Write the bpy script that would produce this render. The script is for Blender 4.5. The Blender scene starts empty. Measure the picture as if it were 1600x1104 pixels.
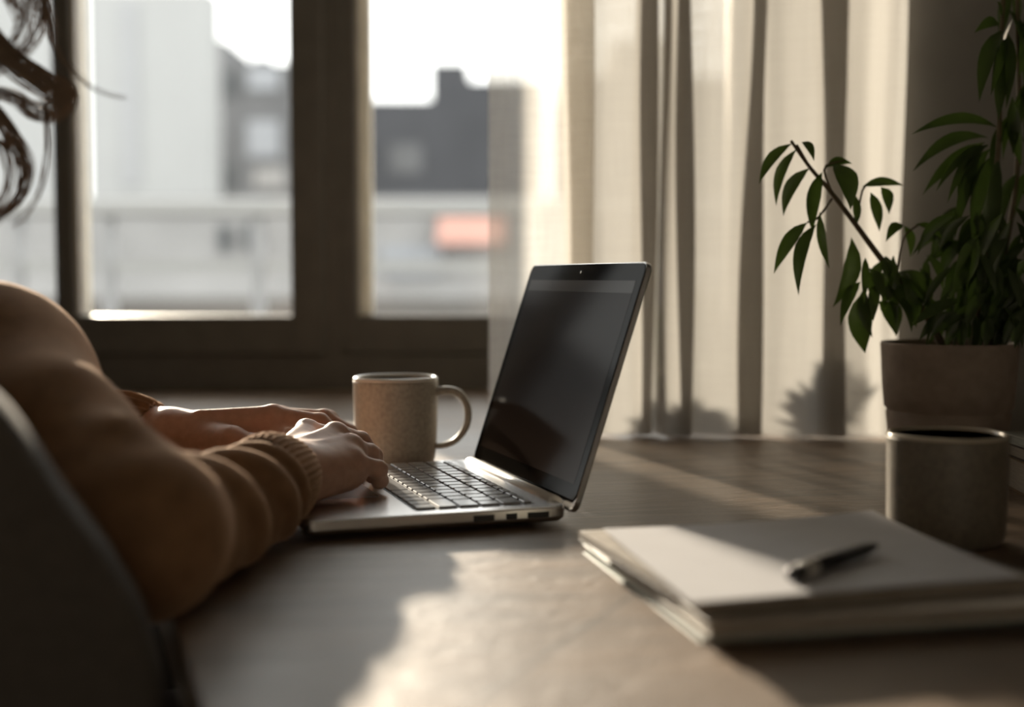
import bpy, bmesh, math, random
import numpy as np
from mathutils import Vector, Matrix

random.seed(7)
RNG = np.random.default_rng(7)
PI = math.pi
SC = bpy.context.scene
COL = SC.collection

# ------------------------------------------------------------------ camera
FPX = 2050.0                      # focal length in pixels of the 1600 x 1104 frame
PITCH = math.atan(119.0 / FPX)    # downward tilt
CAMZ = 0.20                       # height above the table top (table top is z = 0)
cam_data = bpy.data.cameras.new('camera')
cam = bpy.data.objects.new('camera', cam_data)
COL.objects.link(cam)
cam.location = (0, 0, CAMZ)
cam.rotation_euler = (PI / 2 - PITCH, 0, 0)
cam_data.sensor_width = 36.0
cam_data.lens = FPX / 1600.0 * 36.0
cam_data.clip_start = 0.02
cam_data.clip_end = 500
cam_data.dof.use_dof = True
cam_data.dof.focus_distance = 1.17
cam_data.dof.aperture_fstop = 2.3
SC.camera = cam

# ------------------------------------------------------------------ light
SC.view_settings.view_transform = 'Standard'
SC.view_settings.look = 'None'
SC.view_settings.gamma = 1.0
SC.view_settings.use_curve_mapping = False
SC.view_settings.exposure = 0.58
SC.cycles.use_denoising = True
SC.cycles.max_bounces = 10
SC.cycles.diffuse_bounces = 6
SC.cycles.transparent_max_bounces = 24
SC.cycles.sample_clamp_indirect = 6.0

world = bpy.data.worlds.new('sky')
SC.world = world
world.use_nodes = True
wn = world.node_tree
wn.nodes['Background'].inputs[0].default_value = (1.0, 0.99, 0.97, 1)
wn.nodes['Background'].inputs[1].default_value = 2.2

SUN_EL = math.radians(13.0)
SUN_DIR = Vector((0.339 * math.cos(SUN_EL), -0.941 * math.cos(SUN_EL), -math.sin(SUN_EL))).normalized()
sun_data = bpy.data.lights.new('sun', 'SUN')
sun_data.energy = 8.5
sun_data.color = (1.0, 0.85, 0.68)
sun_data.angle = math.radians(1.6)
sun = bpy.data.objects.new('sun', sun_data)
COL.objects.link(sun)
sun.location = (-6, 16, 4)
sun.rotation_euler = SUN_DIR.to_track_quat('-Z', 'Y').to_euler()


# ------------------------------------------------------------------ helpers
def unproj(px, py, Y):
    """the place at distance Y (world y) that the pixel looks at"""
    cp, sp = math.cos(PITCH), math.sin(PITCH)
    a = (px - 800.0) / FPX
    b = (552.0 - py) / FPX
    d = Vector((a, cp + b * sp, -sp + b * cp))
    return Vector((0, 0, CAMZ)) + d * (Y / d.y)


def tag(o, label=None, cat=None, group=None, kind=None):
    if label: o['label'] = label
    if cat: o['category'] = cat
    if group: o['group'] = group
    if kind: o['kind'] = kind
    return o


def empty(name, loc=(0, 0, 0), rz=0.0):
    o = bpy.data.objects.new(name, None)
    COL.objects.link(o)
    o.empty_display_size = 0.05
    o.location = loc
    o.rotation_euler = (0, 0, rz)
    return o


def link_mesh(name, me, mat=None, parent=None, smooth=False):
    o = bpy.data.objects.new(name, me)
    COL.objects.link(o)
    if mat is not None:
        for m in (mat if isinstance(mat, (list, tuple)) else [mat]):
            me.materials.append(m)
    if smooth:
        me.polygons.foreach_set('use_smooth', [True] * len(me.polygons))
    if parent is not None:
        o.parent = parent
    return o


class MB:
    """collects shapes and links them as ONE mesh"""
    def __init__(self):
        self.v, self.f, self.mi = [], [], []
        self.sm = []

    def add(self, verts, faces, mi=0, smooth=False):
        n = len(self.v)
        self.v += [tuple(p) for p in verts]
        for fc in faces:
            self.f.append(tuple(i + n for i in fc))
            self.mi.append(mi)
            self.sm.append(smooth)
        return self

    def box(self, x0, x1, y0, y1, z0, z1, mi=0, bev=0.0, M=None):
        if bev > 0:
            lv = [(z0, bev), (z0 + bev, 0), (z1 - bev, 0), (z1, bev)]
            return self.slab(x0, x1, y0, y1, lv, bev, 2, mi, M)
        v = [(x, y, z) for z in (z0, z1) for y in (y0, y1) for x in (x0, x1)]
        f = [(0, 2, 3, 1), (4, 5, 7, 6), (0, 1, 5, 4), (2, 6, 7, 3), (0, 4, 6, 2), (1, 3, 7, 5)]
        if M is not None: v = [M @ Vector(p) for p in v]
        return self.add(v, f, mi)

    def slab(self, x0, x1, y0, y1, levels, r, seg=6, mi=0, M=None, smooth=False):
        """rounded rectangle swept through (z, inset) levels"""
        rings = []
        for z, ins in levels:
            rr = max(r - ins, 1e-4)
            ring = []
            for cx, cy, a0 in ((x1 - ins - rr, y1 - ins - rr, 0), (x0 + ins + rr, y1 - ins - rr, 90),
                               (x0 + ins + rr, y0 + ins + rr, 180), (x1 - ins - rr, y0 + ins + rr, 270)):
                for k in range(seg + 1):
                    a = math.radians(a0 + 90.0 * k / seg)
                    ring.append((cx + rr * math.cos(a), cy + rr * math.sin(a), z))
            rings.append(ring)
        return self.loft(rings, True, True, mi, M, smooth)

    def loft(self, rings, cap0=True, cap1=True, mi=0, M=None, smooth=True, closed=True):
        n = len(rings[0])
        v = [p for r in rings for p in r]
        if M is not None: v = [M @ Vector(p) for p in v]
        f = []
        for i in range(len(rings) - 1):
            for j in range(n if closed else n - 1):
                k = (j + 1) % n
                f.append((i * n + j, i * n + k, (i + 1) * n + k, (i + 1) * n + j))
        b = len(self.v)
        self.add(v, f, mi, smooth)
        if cap0: self.f.append(tuple(b + j for j in reversed(range(n)))); self.mi.append(mi); self.sm.append(False)
        if cap1: self.f.append(tuple(b + (len(rings) - 1) * n + j for j in range(n))); self.mi.append(mi); self.sm.append(False)
        return self

    def lathe(self, prof, seg=64, c=(0, 0, 0), mi=0, M=None, wob=None):
        rings = []
        for r, z in prof:
            rings.append([(c[0] + r * math.cos(2 * PI * k / seg), c[1] + r * math.sin(2 * PI * k / seg), c[2] + z) for k in range(seg)])
        return self.loft(rings, prof[0][0] > 1e-5, prof[-1][0] > 1e-5, mi, M, True)

    def tube(self, pts, rad, seg=10, mi=0, flat=1.0, cap=True):
        pts = [Vector(p) for p in pts]
        n = len(pts)
        if not isinstance(rad, (list, tuple)): rad = [rad] * n
        rings, up = [], None
        for i in range(n):
            t = (pts[min(i + 1, n - 1)] - pts[max(i - 1, 0)]).normalized()
            if up is None:
                up = Vector((0, 0, 1)) if abs(t.z) < 0.9 else Vector((0, 1, 0))
            up = (up - t * up.dot(t)).normalized()
            s = t.cross(up)
            rings.append([pts[i] + (s * math.cos(2 * PI * k / seg) * flat + up * math.sin(2 * PI * k / seg)) * rad[i] for k in range(seg)])
        return self.loft(rings, cap, cap, mi, None, True)

    def build(self, name, mat, parent=None):
        me = bpy.data.meshes.new(name)
        me.from_pydata(self.v, [], self.f)
        me.polygons.foreach_set('material_index', self.mi)
        me.polygons.foreach_set('use_smooth', self.sm)
        me.update()
        bm = bmesh.new(); bm.from_mesh(me)
        bmesh.ops.recalc_face_normals(bm, faces=bm.faces)
        bm.to_mesh(me); bm.free()
        o = link_mesh(name, me, mat, parent)
        return o


def bez(pts, n):
    """Catmull-Rom through points"""
    P = [Vector(p) for p in pts]
    P = [P[0] * 2 - P[1]] + P + [P[-1] * 2 - P[-2]]
    out = []
    segs = len(P) - 3
    for i in range(n):
        u = i / (n - 1) * segs
        k = min(int(u), segs - 1)
        t = u - k
        a, b, c, d = P[k], P[k + 1], P[k + 2], P[k + 3]
        out.append(0.5 * ((2 * b) + (c - a) * t + (2 * a - 5 * b + 4 * c - d) * t * t + (3 * b - a - 3 * c + d) * t ** 3))
    return out


# ------------------------------------------------------------------ materials
def mat(name, col, rough=0.5, metal=0.0, spec=0.5, **kw):
    m = bpy.data.materials.new(name)
    m.use_nodes = True
    b = m.node_tree.nodes['Principled BSDF']
    b.inputs['Base Color'].default_value = (*col, 1)
    b.inputs['Roughness'].default_value = rough
    b.inputs['Metallic'].default_value = metal
    b.inputs['Specular IOR Level'].default_value = spec
    for k, v in kw.items():
        b.inputs[k.replace('_', ' ')].default_value = v
    return m


def noisy(m, scale=40, c0=0.8, c1=1.2, bump=0.0, bscale=None, stretch=(1, 1, 1), detail=4, dist=0.002):
    """procedural mottling of the base colour, with an optional bump"""
    nt = m.node_tree
    b = nt.nodes['Principled BSDF']
    tc = nt.nodes.new('ShaderNodeTexCoord')
    mp = nt.nodes.new('ShaderNodeMapping')
    mp.inputs['Scale'].default_value = stretch
    nt.links.new(tc.outputs['Object'], mp.inputs['Vector'])
    n = nt.nodes.new('ShaderNodeTexNoise')
    n.inputs['Scale'].default_value = scale
    n.inputs['Detail'].default_value = detail
    nt.links.new(mp.outputs[0], n.inputs['Vector'])
    mr = nt.nodes.new('ShaderNodeMapRange')
    mr.inputs['From Min'].default_value = 0.3
    mr.inputs['From Max'].default_value = 0.7
    mr.inputs['To Min'].default_value = c0
    mr.inputs['To Max'].default_value = c1
    nt.links.new(n.outputs['Fac'], mr.inputs['Value'])
    mix = nt.nodes.new('ShaderNodeVectorMath')
    mix.operation = 'SCALE'
    mix.inputs[0].default_value = b.inputs['Base Color'].default_value[:3]
    nt.links.new(mr.outputs[0], mix.inputs['Scale'])
    nt.links.new(mix.outputs[0], b.inputs['Base Color'])
    if bump > 0:
        n2 = nt.nodes.new('ShaderNodeTexNoise')
        n2.inputs['Scale'].default_value = bscale or scale * 2
        n2.inputs['Detail'].default_value = 5
        nt.links.new(mp.outputs[0], n2.inputs['Vector'])
        bp = nt.nodes.new('ShaderNodeBump')
        bp.inputs['Strength'].default_value = bump
        bp.inputs['Distance'].default_value = dist
        nt.links.new(n2.outputs['Fac'], bp.inputs['Height'])
        nt.links.new(bp.outputs[0], b.inputs['Normal'])
    return m


M = {}
M['alu'] = noisy(mat('aluminium', (0.66, 0.65, 0.645), 0.27, 1.0), 900, 0.95, 1.05)
M['alu_bright'] = mat('hinge_aluminium', (0.78, 0.76, 0.72), 0.32, 0.45)
M['bezel'] = mat('black_glass', (0.010, 0.009, 0.009), 0.10, 0.0, 0.5)
M['port'] = mat('port_black', (0.01, 0.01, 0.01), 0.5)
M['rubber'] = mat('rubber', (0.02, 0.02, 0.02), 0.8)
M['keys'] = mat('keycaps', (0.36, 0.365, 0.375), 0.20, 0.0, 0.6)
M['tray'] = mat('keyboard_tray', (0.012, 0.012, 0.013), 0.55)
M['pad'] = mat('trackpad_glass', (0.42, 0.42, 0.42), 0.28, 0.7)
M['mug'] = noisy(mat('mug_stoneware', (0.41, 0.37, 0.305), 0.42, 0.0, 0.45), 260, 0.78, 1.12, 0.12, 300, dist=0.0006)
M['mug_rim'] = mat('mug_glaze', (0.64, 0.61, 0.55), 0.14, 0.0, 0.6)
M['cup'] = noisy(mat('cup_stoneware', (0.17, 0.147, 0.115), 0.45, 0.0, 0.4), 200, 0.82, 1.12, 0.1, 260, dist=0.0006)
M['cup_rim'] = mat('cup_glaze', (0.45, 0.40, 0.32), 0.2, 0.0, 0.5)
M['pot'] = noisy(mat('pot_clay', (0.27, 0.21, 0.17), 0.7), 60, 0.85, 1.12, 0.15, 180, dist=0.001)
M['soil'] = noisy(mat('soil', (0.025, 0.018, 0.012), 0.95), 120, 0.4, 1.6, 0.8, 140, dist=0.006)
M['stem'] = noisy(mat('stem_bark', (0.10, 0.075, 0.04), 0.7), 90, 0.7, 1.3)
M['paper'] = noisy(mat('paper', (0.56, 0.555, 0.575), 0.65), 30, 0.97, 1.03)
M['pages'] = noisy(mat('page_edges', (0.36, 0.315, 0.26), 0.8), 40, 0.75, 1.1, 0.5, 60, (1, 1, 60), dist=0.001)
M['pages2'] = noisy(mat('page_edges_pale', (0.48, 0.50, 0.46), 0.8), 40, 0.8, 1.1, 0.5, 60, (1, 1, 60), dist=0.001)
M['cover_dark'] = noisy(mat('cover_dark', (0.055, 0.042, 0.035), 0.6), 80, 0.85, 1.15)
M['cover_brown'] = noisy(mat('cover_brown', (0.16, 0.10, 0.06), 0.6), 80, 0.85, 1.15)
M['cover_pale'] = noisy(mat('cover_pale', (0.50, 0.55, 0.52), 0.6), 80, 0.9, 1.1)
M['cover_cream'] = noisy(mat('cover_cream', (0.60, 0.56, 0.50), 0.6), 80, 0.9, 1.1)
M['cover_teal'] = noisy(mat('cover_teal', (0.20, 0.25, 0.24), 0.6), 80, 0.85, 1.15)
M['pen'] = mat('pen_black', (0.018, 0.018, 0.02), 0.3)
M['pen_metal'] = mat('pen_metal', (0.80, 0.78, 0.74), 0.32, 0.6)
M['frame'] = noisy(mat('window_paint', (0.105, 0.097, 0.083), 0.45), 24, 0.9, 1.1)
M['frame_lit'] = noisy(mat('window_reveal_lit', (0.55, 0.50, 0.42), 0.5), 24, 0.9, 1.1)  # frame colour with the daylight on its reveals painted in
M['wall'] = noisy(mat('plaster', (0.34, 0.33, 0.31), 0.85), 14, 0.94, 1.06, 0.1, 80, dist=0.002)
M['wall_room'] = noisy(mat('room_plaster', (0.55, 0.53, 0.50), 0.85), 14, 0.94, 1.06)
M['floor'] = noisy(mat('floor_boards', (0.10, 0.07, 0.045), 0.5), 6, 0.7, 1.3, stretch=(1, 8, 1))
M['cabinet'] = noisy(mat('cabinet_dark_wood', (0.030, 0.026, 0.020), 0.5), 12, 0.7, 1.3, stretch=(8, 8, 0.6))
M['chair'] = noisy(mat('chair_wood', (0.12, 0.08, 0.05), 0.5), 12, 0.8, 1.2)
M['white_wall'] = noisy(mat('white_render', (0.355, 0.36, 0.36), 0.9), 0.3, 0.97, 1.03)
M['white_shade'] = noisy(mat('white_panel', (0.33, 0.335, 0.345), 0.9), 0.3, 0.97, 1.03)
M['slate'] = noisy(mat('slate_wall', (0.055, 0.057, 0.064), 0.9), 0.25, 0.85, 1.15)
M['slate2'] = noisy(mat('grey_wall', (0.12, 0.122, 0.128), 0.9), 0.25, 0.8, 1.2)
M['stone'] = noisy(mat('pale_stone', (0.28, 0.277, 0.275), 0.9), 0.8, 0.85, 1.1)
M['pane_far'] = mat('far_window', (0.05, 0.055, 0.06), 0.4)
M['pane_pale'] = mat('far_window_pale', (0.26, 0.275, 0.30), 0.4)
M['orange'] = mat('orange_cloth', (0.40, 0.22, 0.18), 0.8)
M['terrace'] = noisy(mat('terrace_tiles', (0.085, 0.08, 0.075), 0.9, 0.0, 0.0), 2, 0.9, 1.1)
M['rod'] = mat('rod_metal', (0.25, 0.22, 0.18), 0.4, 0.8)
M['skin'] = noisy(mat('skin', (0.50, 0.30, 0.22), 0.56, 0.0, 0.45, Subsurface_Weight=0.12, Subsurface_Scale=0.01), 130, 0.90, 1.08, 0.22, 420, dist=0.0006)
M['skin'].node_tree.nodes['Principled BSDF'].inputs['Subsurface Radius'].default_value = (1.0, 0.35, 0.2)
M['nail'] = mat('nail', (0.62, 0.40, 0.33), 0.25)
M['trousers'] = noisy(mat('trousers_cloth', (0.05, 0.045, 0.04), 0.9), 60, 0.8, 1.2)
M['hair'] = mat('hair', (0.20, 0.145, 0.105), 0.6, 0.0, 0.25)
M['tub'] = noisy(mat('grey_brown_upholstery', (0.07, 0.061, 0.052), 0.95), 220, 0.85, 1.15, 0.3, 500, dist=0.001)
M['eye'] = mat('eye_white', (0.8, 0.78, 0.74), 0.2)


def sweater_mat(name, col):
    m = noisy(mat(name, col, 0.9, 0.0, 0.2, Sheen_Weight=0.55, Sheen_Roughness=0.45), 55, 0.82, 1.16, 0.5, 900, dist=0.0012)
    m.node_tree.nodes['Principled BSDF'].inputs['Sheen Tint'].default_value = (0.9, 0.60, 0.40, 1)
    return m


M['sweater'] = sweater_mat('sweater_knit', (0.21, 0.118, 0.064))
M['cuff'] = sweater_mat('cuff_rib', (0.23, 0.130, 0.072))


def leaf_mat(name, col):
    m = noisy(mat(name, col, 0.42, 0.0, 0.45), 50, 0.75, 1.25)
    nt = m.node_tree
    b = nt.nodes['Principled BSDF']
    tr = nt.nodes.new('ShaderNodeBsdfTranslucent')
    tr.inputs[0].default_value = (col[0] * 1.6, col[1] * 1.9, col[2] * 0.9, 1)
    mx = nt.nodes.new('ShaderNodeMixShader')
    mx.inputs[0].default_value = 0.22
    nt.links.new(b.outputs[0], mx.inputs[1])
    nt.links.new(tr.outputs[0], mx.inputs[2])
    nt.links.new(mx.outputs[0], nt.nodes['Material Output'].inputs[0])
    return m


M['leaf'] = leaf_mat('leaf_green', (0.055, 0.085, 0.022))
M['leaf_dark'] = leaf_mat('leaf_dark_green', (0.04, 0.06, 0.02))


def glass_mat():
    m = bpy.data.materials.new('window_glass')
    m.use_nodes = True
    nt = m.node_tree
    nt.nodes.remove(nt.nodes['Principled BSDF'])
    t = nt.nodes.new('ShaderNodeBsdfTransparent')
    t.inputs[0].default_value = (0.97, 0.98, 0.97, 1)
    g = nt.nodes.new('ShaderNodeBsdfGlossy')
    g.inputs['Roughness'].default_value = 0.03
    lw = nt.nodes.new('ShaderNodeFresnel')
    lw.inputs['IOR'].default_value = 1.35
    mx = nt.nodes.new('ShaderNodeMixShader')
    nt.links.new(lw.outputs[0], mx.inputs[0])
    nt.links.new(t.outputs[0], mx.inputs[1])
    nt.links.new(g.outputs[0], mx.inputs[2])
    nt.links.new(mx.outputs[0], nt.nodes['Material Output'].inputs[0])
    return m


M['glass'] = glass_mat()


def curtain_mat(name, tlo, thi, dc, tcol, tfac=0.6):
    m = bpy.data.materials.new(name)
    m.use_nodes = True
    nt = m.node_tree
    nt.nodes.remove(nt.nodes['Principled BSDF'])
    N, L = nt.nodes.new, nt.links.new
    tc = N('ShaderNodeTexCoord')
    mp = N('ShaderNodeMapping')
    mp.inputs['Scale'].default_value = (260, 260, 14)
    L(tc.outputs['Object'], mp.inputs['Vector'])
    n1 = N('ShaderNodeTexNoise'); n1.inputs['Scale'].default_value = 1.0; n1.inputs['Detail'].default_value = 3
    L(mp.outputs[0], n1.inputs['Vector'])
    mp2 = N('ShaderNodeMapping')
    mp2.inputs['Scale'].default_value = (20, 20, 420)
    L(tc.outputs['Object'], mp2.inputs['Vector'])
    n2 = N('ShaderNodeTexNoise'); n2.inputs['Scale'].default_value = 1.0; n2.inputs['Detail'].default_value = 3
    L(mp2.outputs[0], n2.inputs['Vector'])
    ad = N('ShaderNodeMath'); ad.operation = 'ADD'
    L(n1.outputs['Fac'], ad.inputs[0]); L(n2.outputs['Fac'], ad.inputs[1])
    mr = N('ShaderNodeMapRange')
    mr.inputs['From Min'].default_value = 0.6; mr.inputs['From Max'].default_value = 1.4
    mr.inputs['To Min'].default_value = tlo; mr.inputs['To Max'].default_value = thi
    L(ad.outputs[0], mr.inputs['Value'])
    di = N('ShaderNodeBsdfDiffuse'); di.inputs[0].default_value = (*dc, 1)
    tl = N('ShaderNodeBsdfTranslucent'); tl.inputs[0].default_value = (*tcol, 1)
    m1 = N('ShaderNodeMixShader'); m1.inputs[0].default_value = tfac
    L(di.outputs[0], m1.inputs[1]); L(tl.outputs[0], m1.inputs[2])
    tp = N('ShaderNodeBsdfTransparent'); tp.inputs[0].default_value = (1.0, 0.96, 0.9, 1)
    m2 = N('ShaderNodeMixShader')
    L(mr.outputs[0], m2.inputs[0]); L(m1.outputs[0], m2.inputs[1]); L(tp.outputs[0], m2.inputs[2])
    L(m2.outputs[0], nt.nodes['Material Output'].inputs[0])
    return m


M['curtain'] = curtain_mat('linen', 0.03, 0.14, (0.52, 0.495, 0.455), (0.34, 0.332, 0.315))
M['sheer'] = curtain_mat('sheer_linen', 0.30, 0.48, (0.80, 0.78, 0.74), (0.56, 0.55, 0.53), 0.70)

EDGE = Vector((-0.322, 0.947, 0))       # direction of the table edge the person sits at


def table_mat():
    m = mat('old_oak', (0.2, 0.13, 0.08), 0.42, 0.0, 0.5)
    nt = m.node_tree
    N, L = nt.nodes.new, nt.links.new
    b = nt.nodes['Principled BSDF']
    tc = N('ShaderNodeTexCoord')
    rot = N('ShaderNodeMapping')
    rot.inputs['Rotation'].default_value = (0, 0, math.radians(-12))
    L(tc.outputs['Object'], rot.inputs['Vector'])
    st = N('ShaderNodeMapping'); st.inputs['Scale'].default_value = (4.0, 34, 34)
    L(rot.outputs[0], st.inputs['Vector'])
    n1 = N('ShaderNodeTexNoise'); n1.inputs['Scale'].default_value = 1.0; n1.inputs['Detail'].default_value = 8
    n1.inputs['Roughness'].default_value = 0.65; n1.inputs['Distortion'].default_value = 0.8
    L(st.outputs[0], n1.inputs['Vector'])
    n2 = N('ShaderNodeTexNoise'); n2.inputs['Scale'].default_value = 5.0; n2.inputs['Detail'].default_value = 5
    L(rot.outputs[0], n2.inputs['Vector'])
    r1 = N('ShaderNodeValToRGB')
    r1.color_ramp.elements[0].position = 0.32; r1.color_ramp.elements[0].color = (0.110, 0.079, 0.054, 1)
    r1.color_ramp.elements[1].position = 0.72; r1.color_ramp.elements[1].color = (0.27, 0.190, 0.126, 1)
    L(n1.outputs['Fac'], r1.inputs[0])
    r2 = N('ShaderNodeValToRGB')
    r2.color_ramp.elements[0].position = 0.3; r2.color_ramp.elements[0].color = (0.72, 0.72, 0.74, 1)
    r2.color_ramp.elements[1].position = 0.7; r2.color_ramp.elements[1].color = (1.12, 1.06, 1.0, 1)
    L(n2.outputs['Fac'], r2.inputs[0])
    mu = N('ShaderNodeVectorMath'); mu.operation = 'MULTIPLY'
    L(r1.outputs[0], mu.inputs[0]); L(r2.outputs[0], mu.inputs[1])
    # one long groove between two boards
    sp = N('ShaderNodeSeparateXYZ'); L(tc.outputs['Object'], sp.inputs[0])
    d = Vector((0.41, 0.912, 0)); nx, ny = d.y, -d.x
    c0 = nx * 0.068 + ny * 0.80
    a = N('ShaderNodeMath'); a.operation = 'MULTIPLY'; a.inputs[1].default_value = nx; L(sp.outputs[0], a.inputs[0])
    q = N('ShaderNodeMath'); q.operation = 'MULTIPLY_ADD'; q.inputs[1].default_value = ny; L(sp.outputs[1], q.inputs[0]); L(a.outputs[0], q.inputs[2])
    s = N('ShaderNodeMath'); s.operation = 'SUBTRACT'; s.inputs[1].default_value = c0; L(q.outputs[0], s.inputs[0])
    ab = N('ShaderNodeMath'); ab.operation = 'ABSOLUTE'; L(s.outputs[0], ab.inputs[0])
    g = N('ShaderNodeMapRange'); g.inputs['From Min'].default_value = 0.0012; g.inputs['From Max'].default_value = 0.003
    g.inputs['To Min'].default_value = 0.45; g.inputs['To Max'].default_value = 1.0
    fy = N('ShaderNodeMath'); fy.operation = 'SUBTRACT'; fy.inputs[1].default_value = 0.86; L(sp.outputs[1], fy.inputs[0])
    mxg = N('ShaderNodeMath'); mxg.operation = 'MAXIMUM'; L(ab.outputs[0], mxg.inputs[0]); L(fy.outputs[0], mxg.inputs[1])
    L(mxg.outputs[0], g.inputs['Value'])
    sc = N('ShaderNodeVectorMath'); sc.operation = 'SCALE'
    L(mu.outputs[0], sc.inputs[0]); L(g.outputs[0], sc.inputs['Scale'])
    L(sc.outputs[0], b.inputs['Base Color'])
    # cracked, worn surface
    st2 = N('ShaderNodeMapping'); st2.inputs['Scale'].default_value = (28, 75, 60)
    L(rot.outputs[0], st2.inputs['Vector'])
    n3 = N('ShaderNodeTexNoise'); n3.inputs['Scale'].default_value = 1.0; n3.inputs['Detail'].default_value = 6
    n3.inputs['Roughness'].default_value = 0.6; n3.inputs['Distortion'].default_value = 1.6
    L(st2.outputs[0], n3.inputs['Vector'])
    rr = N('ShaderNodeMapRange'); rr.inputs['From Min'].default_value = 0.3; rr.inputs['From Max'].default_value = 0.7
    rr.inputs['To Min'].default_value = 0.50; rr.inputs['To Max'].default_value = 0.64
    b.inputs['Specular IOR Level'].default_value = 0.6
    b.inputs['Coat Weight'].default_value = 0.32
    b.inputs['Coat Roughness'].default_value = 0.34
    L(n2.outputs['Fac'], rr.inputs['Value']); L(rr.outputs[0], b.inputs['Roughness'])
    bp = N('ShaderNodeBump'); bp.inputs['Strength'].default_value = 0.6; bp.inputs['Distance'].default_value = 0.004
    L(n3.outputs['Fac'], bp.inputs['Height'])
    bp2 = N('ShaderNodeBump'); bp2.inputs['Strength'].default_value = 0.12; bp2.inputs['Distance'].default_value = 0.004
    L(n1.outputs['Fac'], bp2.inputs['Height']); L(bp.outputs[0], bp2.inputs['Normal'])
    L(bp2.outputs[0], b.inputs['Normal'])
    return m


M['table'] = table_mat()


def coated(name, col, rough, fac):
    """glass with an anti-reflection coating: matt body under a weak, even gloss"""
    m = bpy.data.materials.new(name)
    m.use_nodes = True
    nt = m.node_tree
    nt.nodes.remove(nt.nodes['Principled BSDF'])
    d = nt.nodes.new('ShaderNodeBsdfDiffuse'); d.inputs[0].default_value = (*col, 1)
    g = nt.nodes.new('ShaderNodeBsdfGlossy'); g.inputs['Roughness'].default_value = rough
    mx = nt.nodes.new('ShaderNodeMixShader'); mx.inputs[0].default_value = fac
    nt.links.new(d.outputs[0], mx.inputs[1]); nt.links.new(g.outputs[0], mx.inputs[2])
    nt.links.new(mx.outputs[0], nt.nodes['Material Output'].inputs[0])
    return m


def display_mat():
    """a dim screen: dark page with a slightly lighter bar along its top"""
    return coated('display_dim', (0.024, 0.0175, 0.0145), 0.10, 0.026)


M['display'] = display_mat()
M['menu_bar'] = coated('display_bar', (0.05, 0.042, 0.035), 0.10, 0.04)
M['bezel'] = coated('bezel_glass', (0.008, 0.007, 0.006), 0.06, 0.022)

# ------------------------------------------------------------------ setting
NX1 = 0.475          # right side of the window recess
NX0 = -1.95         # left side of the recess
WY = 1.645           # room side of the window wall
GY = 2.33           # room side of the window frame
FZ = -0.75          # floor
CZ = 1.95           # ceiling
RX, LX, BY = 1.35, -2.6, -2.2


def struct(name, mb, m):
    o = mb.build(name, m)
    o['kind'] = 'structure'
    return o


struct('floor', MB().box(LX - 0.2, RX + 0.2, BY - 0.2, 2.7, FZ - 0.1, FZ), M['floor'])
struct('ceiling', MB().box(LX - 0.2, RX + 0.2, BY - 0.2, 2.7, CZ, CZ + 0.1), M['wall_room'])
struct('wall_left', MB().box(LX - 0.2, LX, BY - 0.2, 2.7, FZ, CZ), M['wall_room'])
struct('wall_right', MB().box(RX, RX + 0.2, BY - 0.2, 2.7, FZ, CZ), M['wall_room'])
struct('wall_back', MB().box(LX, RX, BY - 0.2, BY, FZ, CZ), M['wall_room'])
wf = MB()
wf.box(NX1, RX, WY, 2.7, FZ, CZ)
wf.box(LX, NX0, WY, 2.7, FZ, CZ)
wf.box(NX0, NX1, GY + 0.02, 2.7, FZ, 0.0)
wf.box(NX0, NX1, WY, 2.7, 1.75, CZ)
struct('wall_front', wf, M['wall'])

# window: three casements in one frame
win = empty('window_1', (0, GY, 0))
win['kind'] = 'structure'
fr = MB()
fr.box(NX0, NX1, 0.0, 0.14, 0.0, 0.062)                       # bottom frame bar
fr.box(NX0, NX1, 0.0, 0.14, 1.66, 1.75)
fr.box(-0.345, -0.300, 0.0, 0.06, 0.062, 1.66)                # posts of the frame
fr.box(-0.812, -0.800, 0.02, 0.14, 0.062, 1.66)
fr.box(NX1 - 0.04, NX1, 0.0, 0.14, 0.062, 1.66)
fr.build('frame', M['frame'], win)


def sash(x0, x1, sl, sr, y0, y1, zb=0.062, rail=0.070):
    mb = MB()
    mb.box(x0, x0 + sl, y0, y1, zb, 1.66, bev=0.004)
    mb.box(x1 - sr, x1, y0, y1, zb, 1.66, bev=0.004)
    mb.box(x0 + sl - 0.003, x1 - sr + 0.003, y0 + 0.002, y1, zb, zb + rail, bev=0.004)
    mb.box(x0 + sl - 0.003, x1 - sr + 0.003, y0 + 0.002, y1, 1.58, 1.66, bev=0.004)
    s = mb.build('sash', M['frame'], win)
    pb = MB().box(x0 + sl, x1 - sr, y1 - 0.03, y1 - 0.026, zb + rail, 1.58)
    pb.build('pane', M['glass'], s)
    rb = MB()      # outer rebate beside the stile, the daylight on it painted as pale colour
    rb.box(x0 + sl + 0.0005, x0 + sl + 0.006, y0 + 0.012, y1 + 0.004, zb + rail, 1.58)
    rb.build('rebate', M['frame_lit'], s)
    return s


sash(NX0 + 0.03, -0.812, 0.05, 0.003, 0.02, 0.08)
sash(-0.80, -0.332, 0.028, 0.058, -0.012, 0.06)
sash(-0.331, NX1 - 0.04, 0.056, 0.05, 0.008, 0.06)
MB().box(-0.277, -0.252, 0.045, 0.065, 0.10, 1.60, bev=0.003).build('lit_reveal', M['frame_lit'], win)  # flat pale strip painted to stand in for the mullion's skylit side
ob = MB()                                                      # added bar, hidden behind the mullion, to cast the dark stripe on the table
ob.box(-0.354, -0.328, 0.21, 0.235, 0.0, 1.75)
ob.build('stripe_shadow_bar', M['frame_lit'], win)

# outside
struct('ground', MB().box(-120, 120, 2.7, 160, -9.2, -9.0), M['terrace'])
struct('terrace_floor', MB().box(-9, 9, 2.7, 19.0, -0.30, -0.10), M['terrace'])


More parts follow.
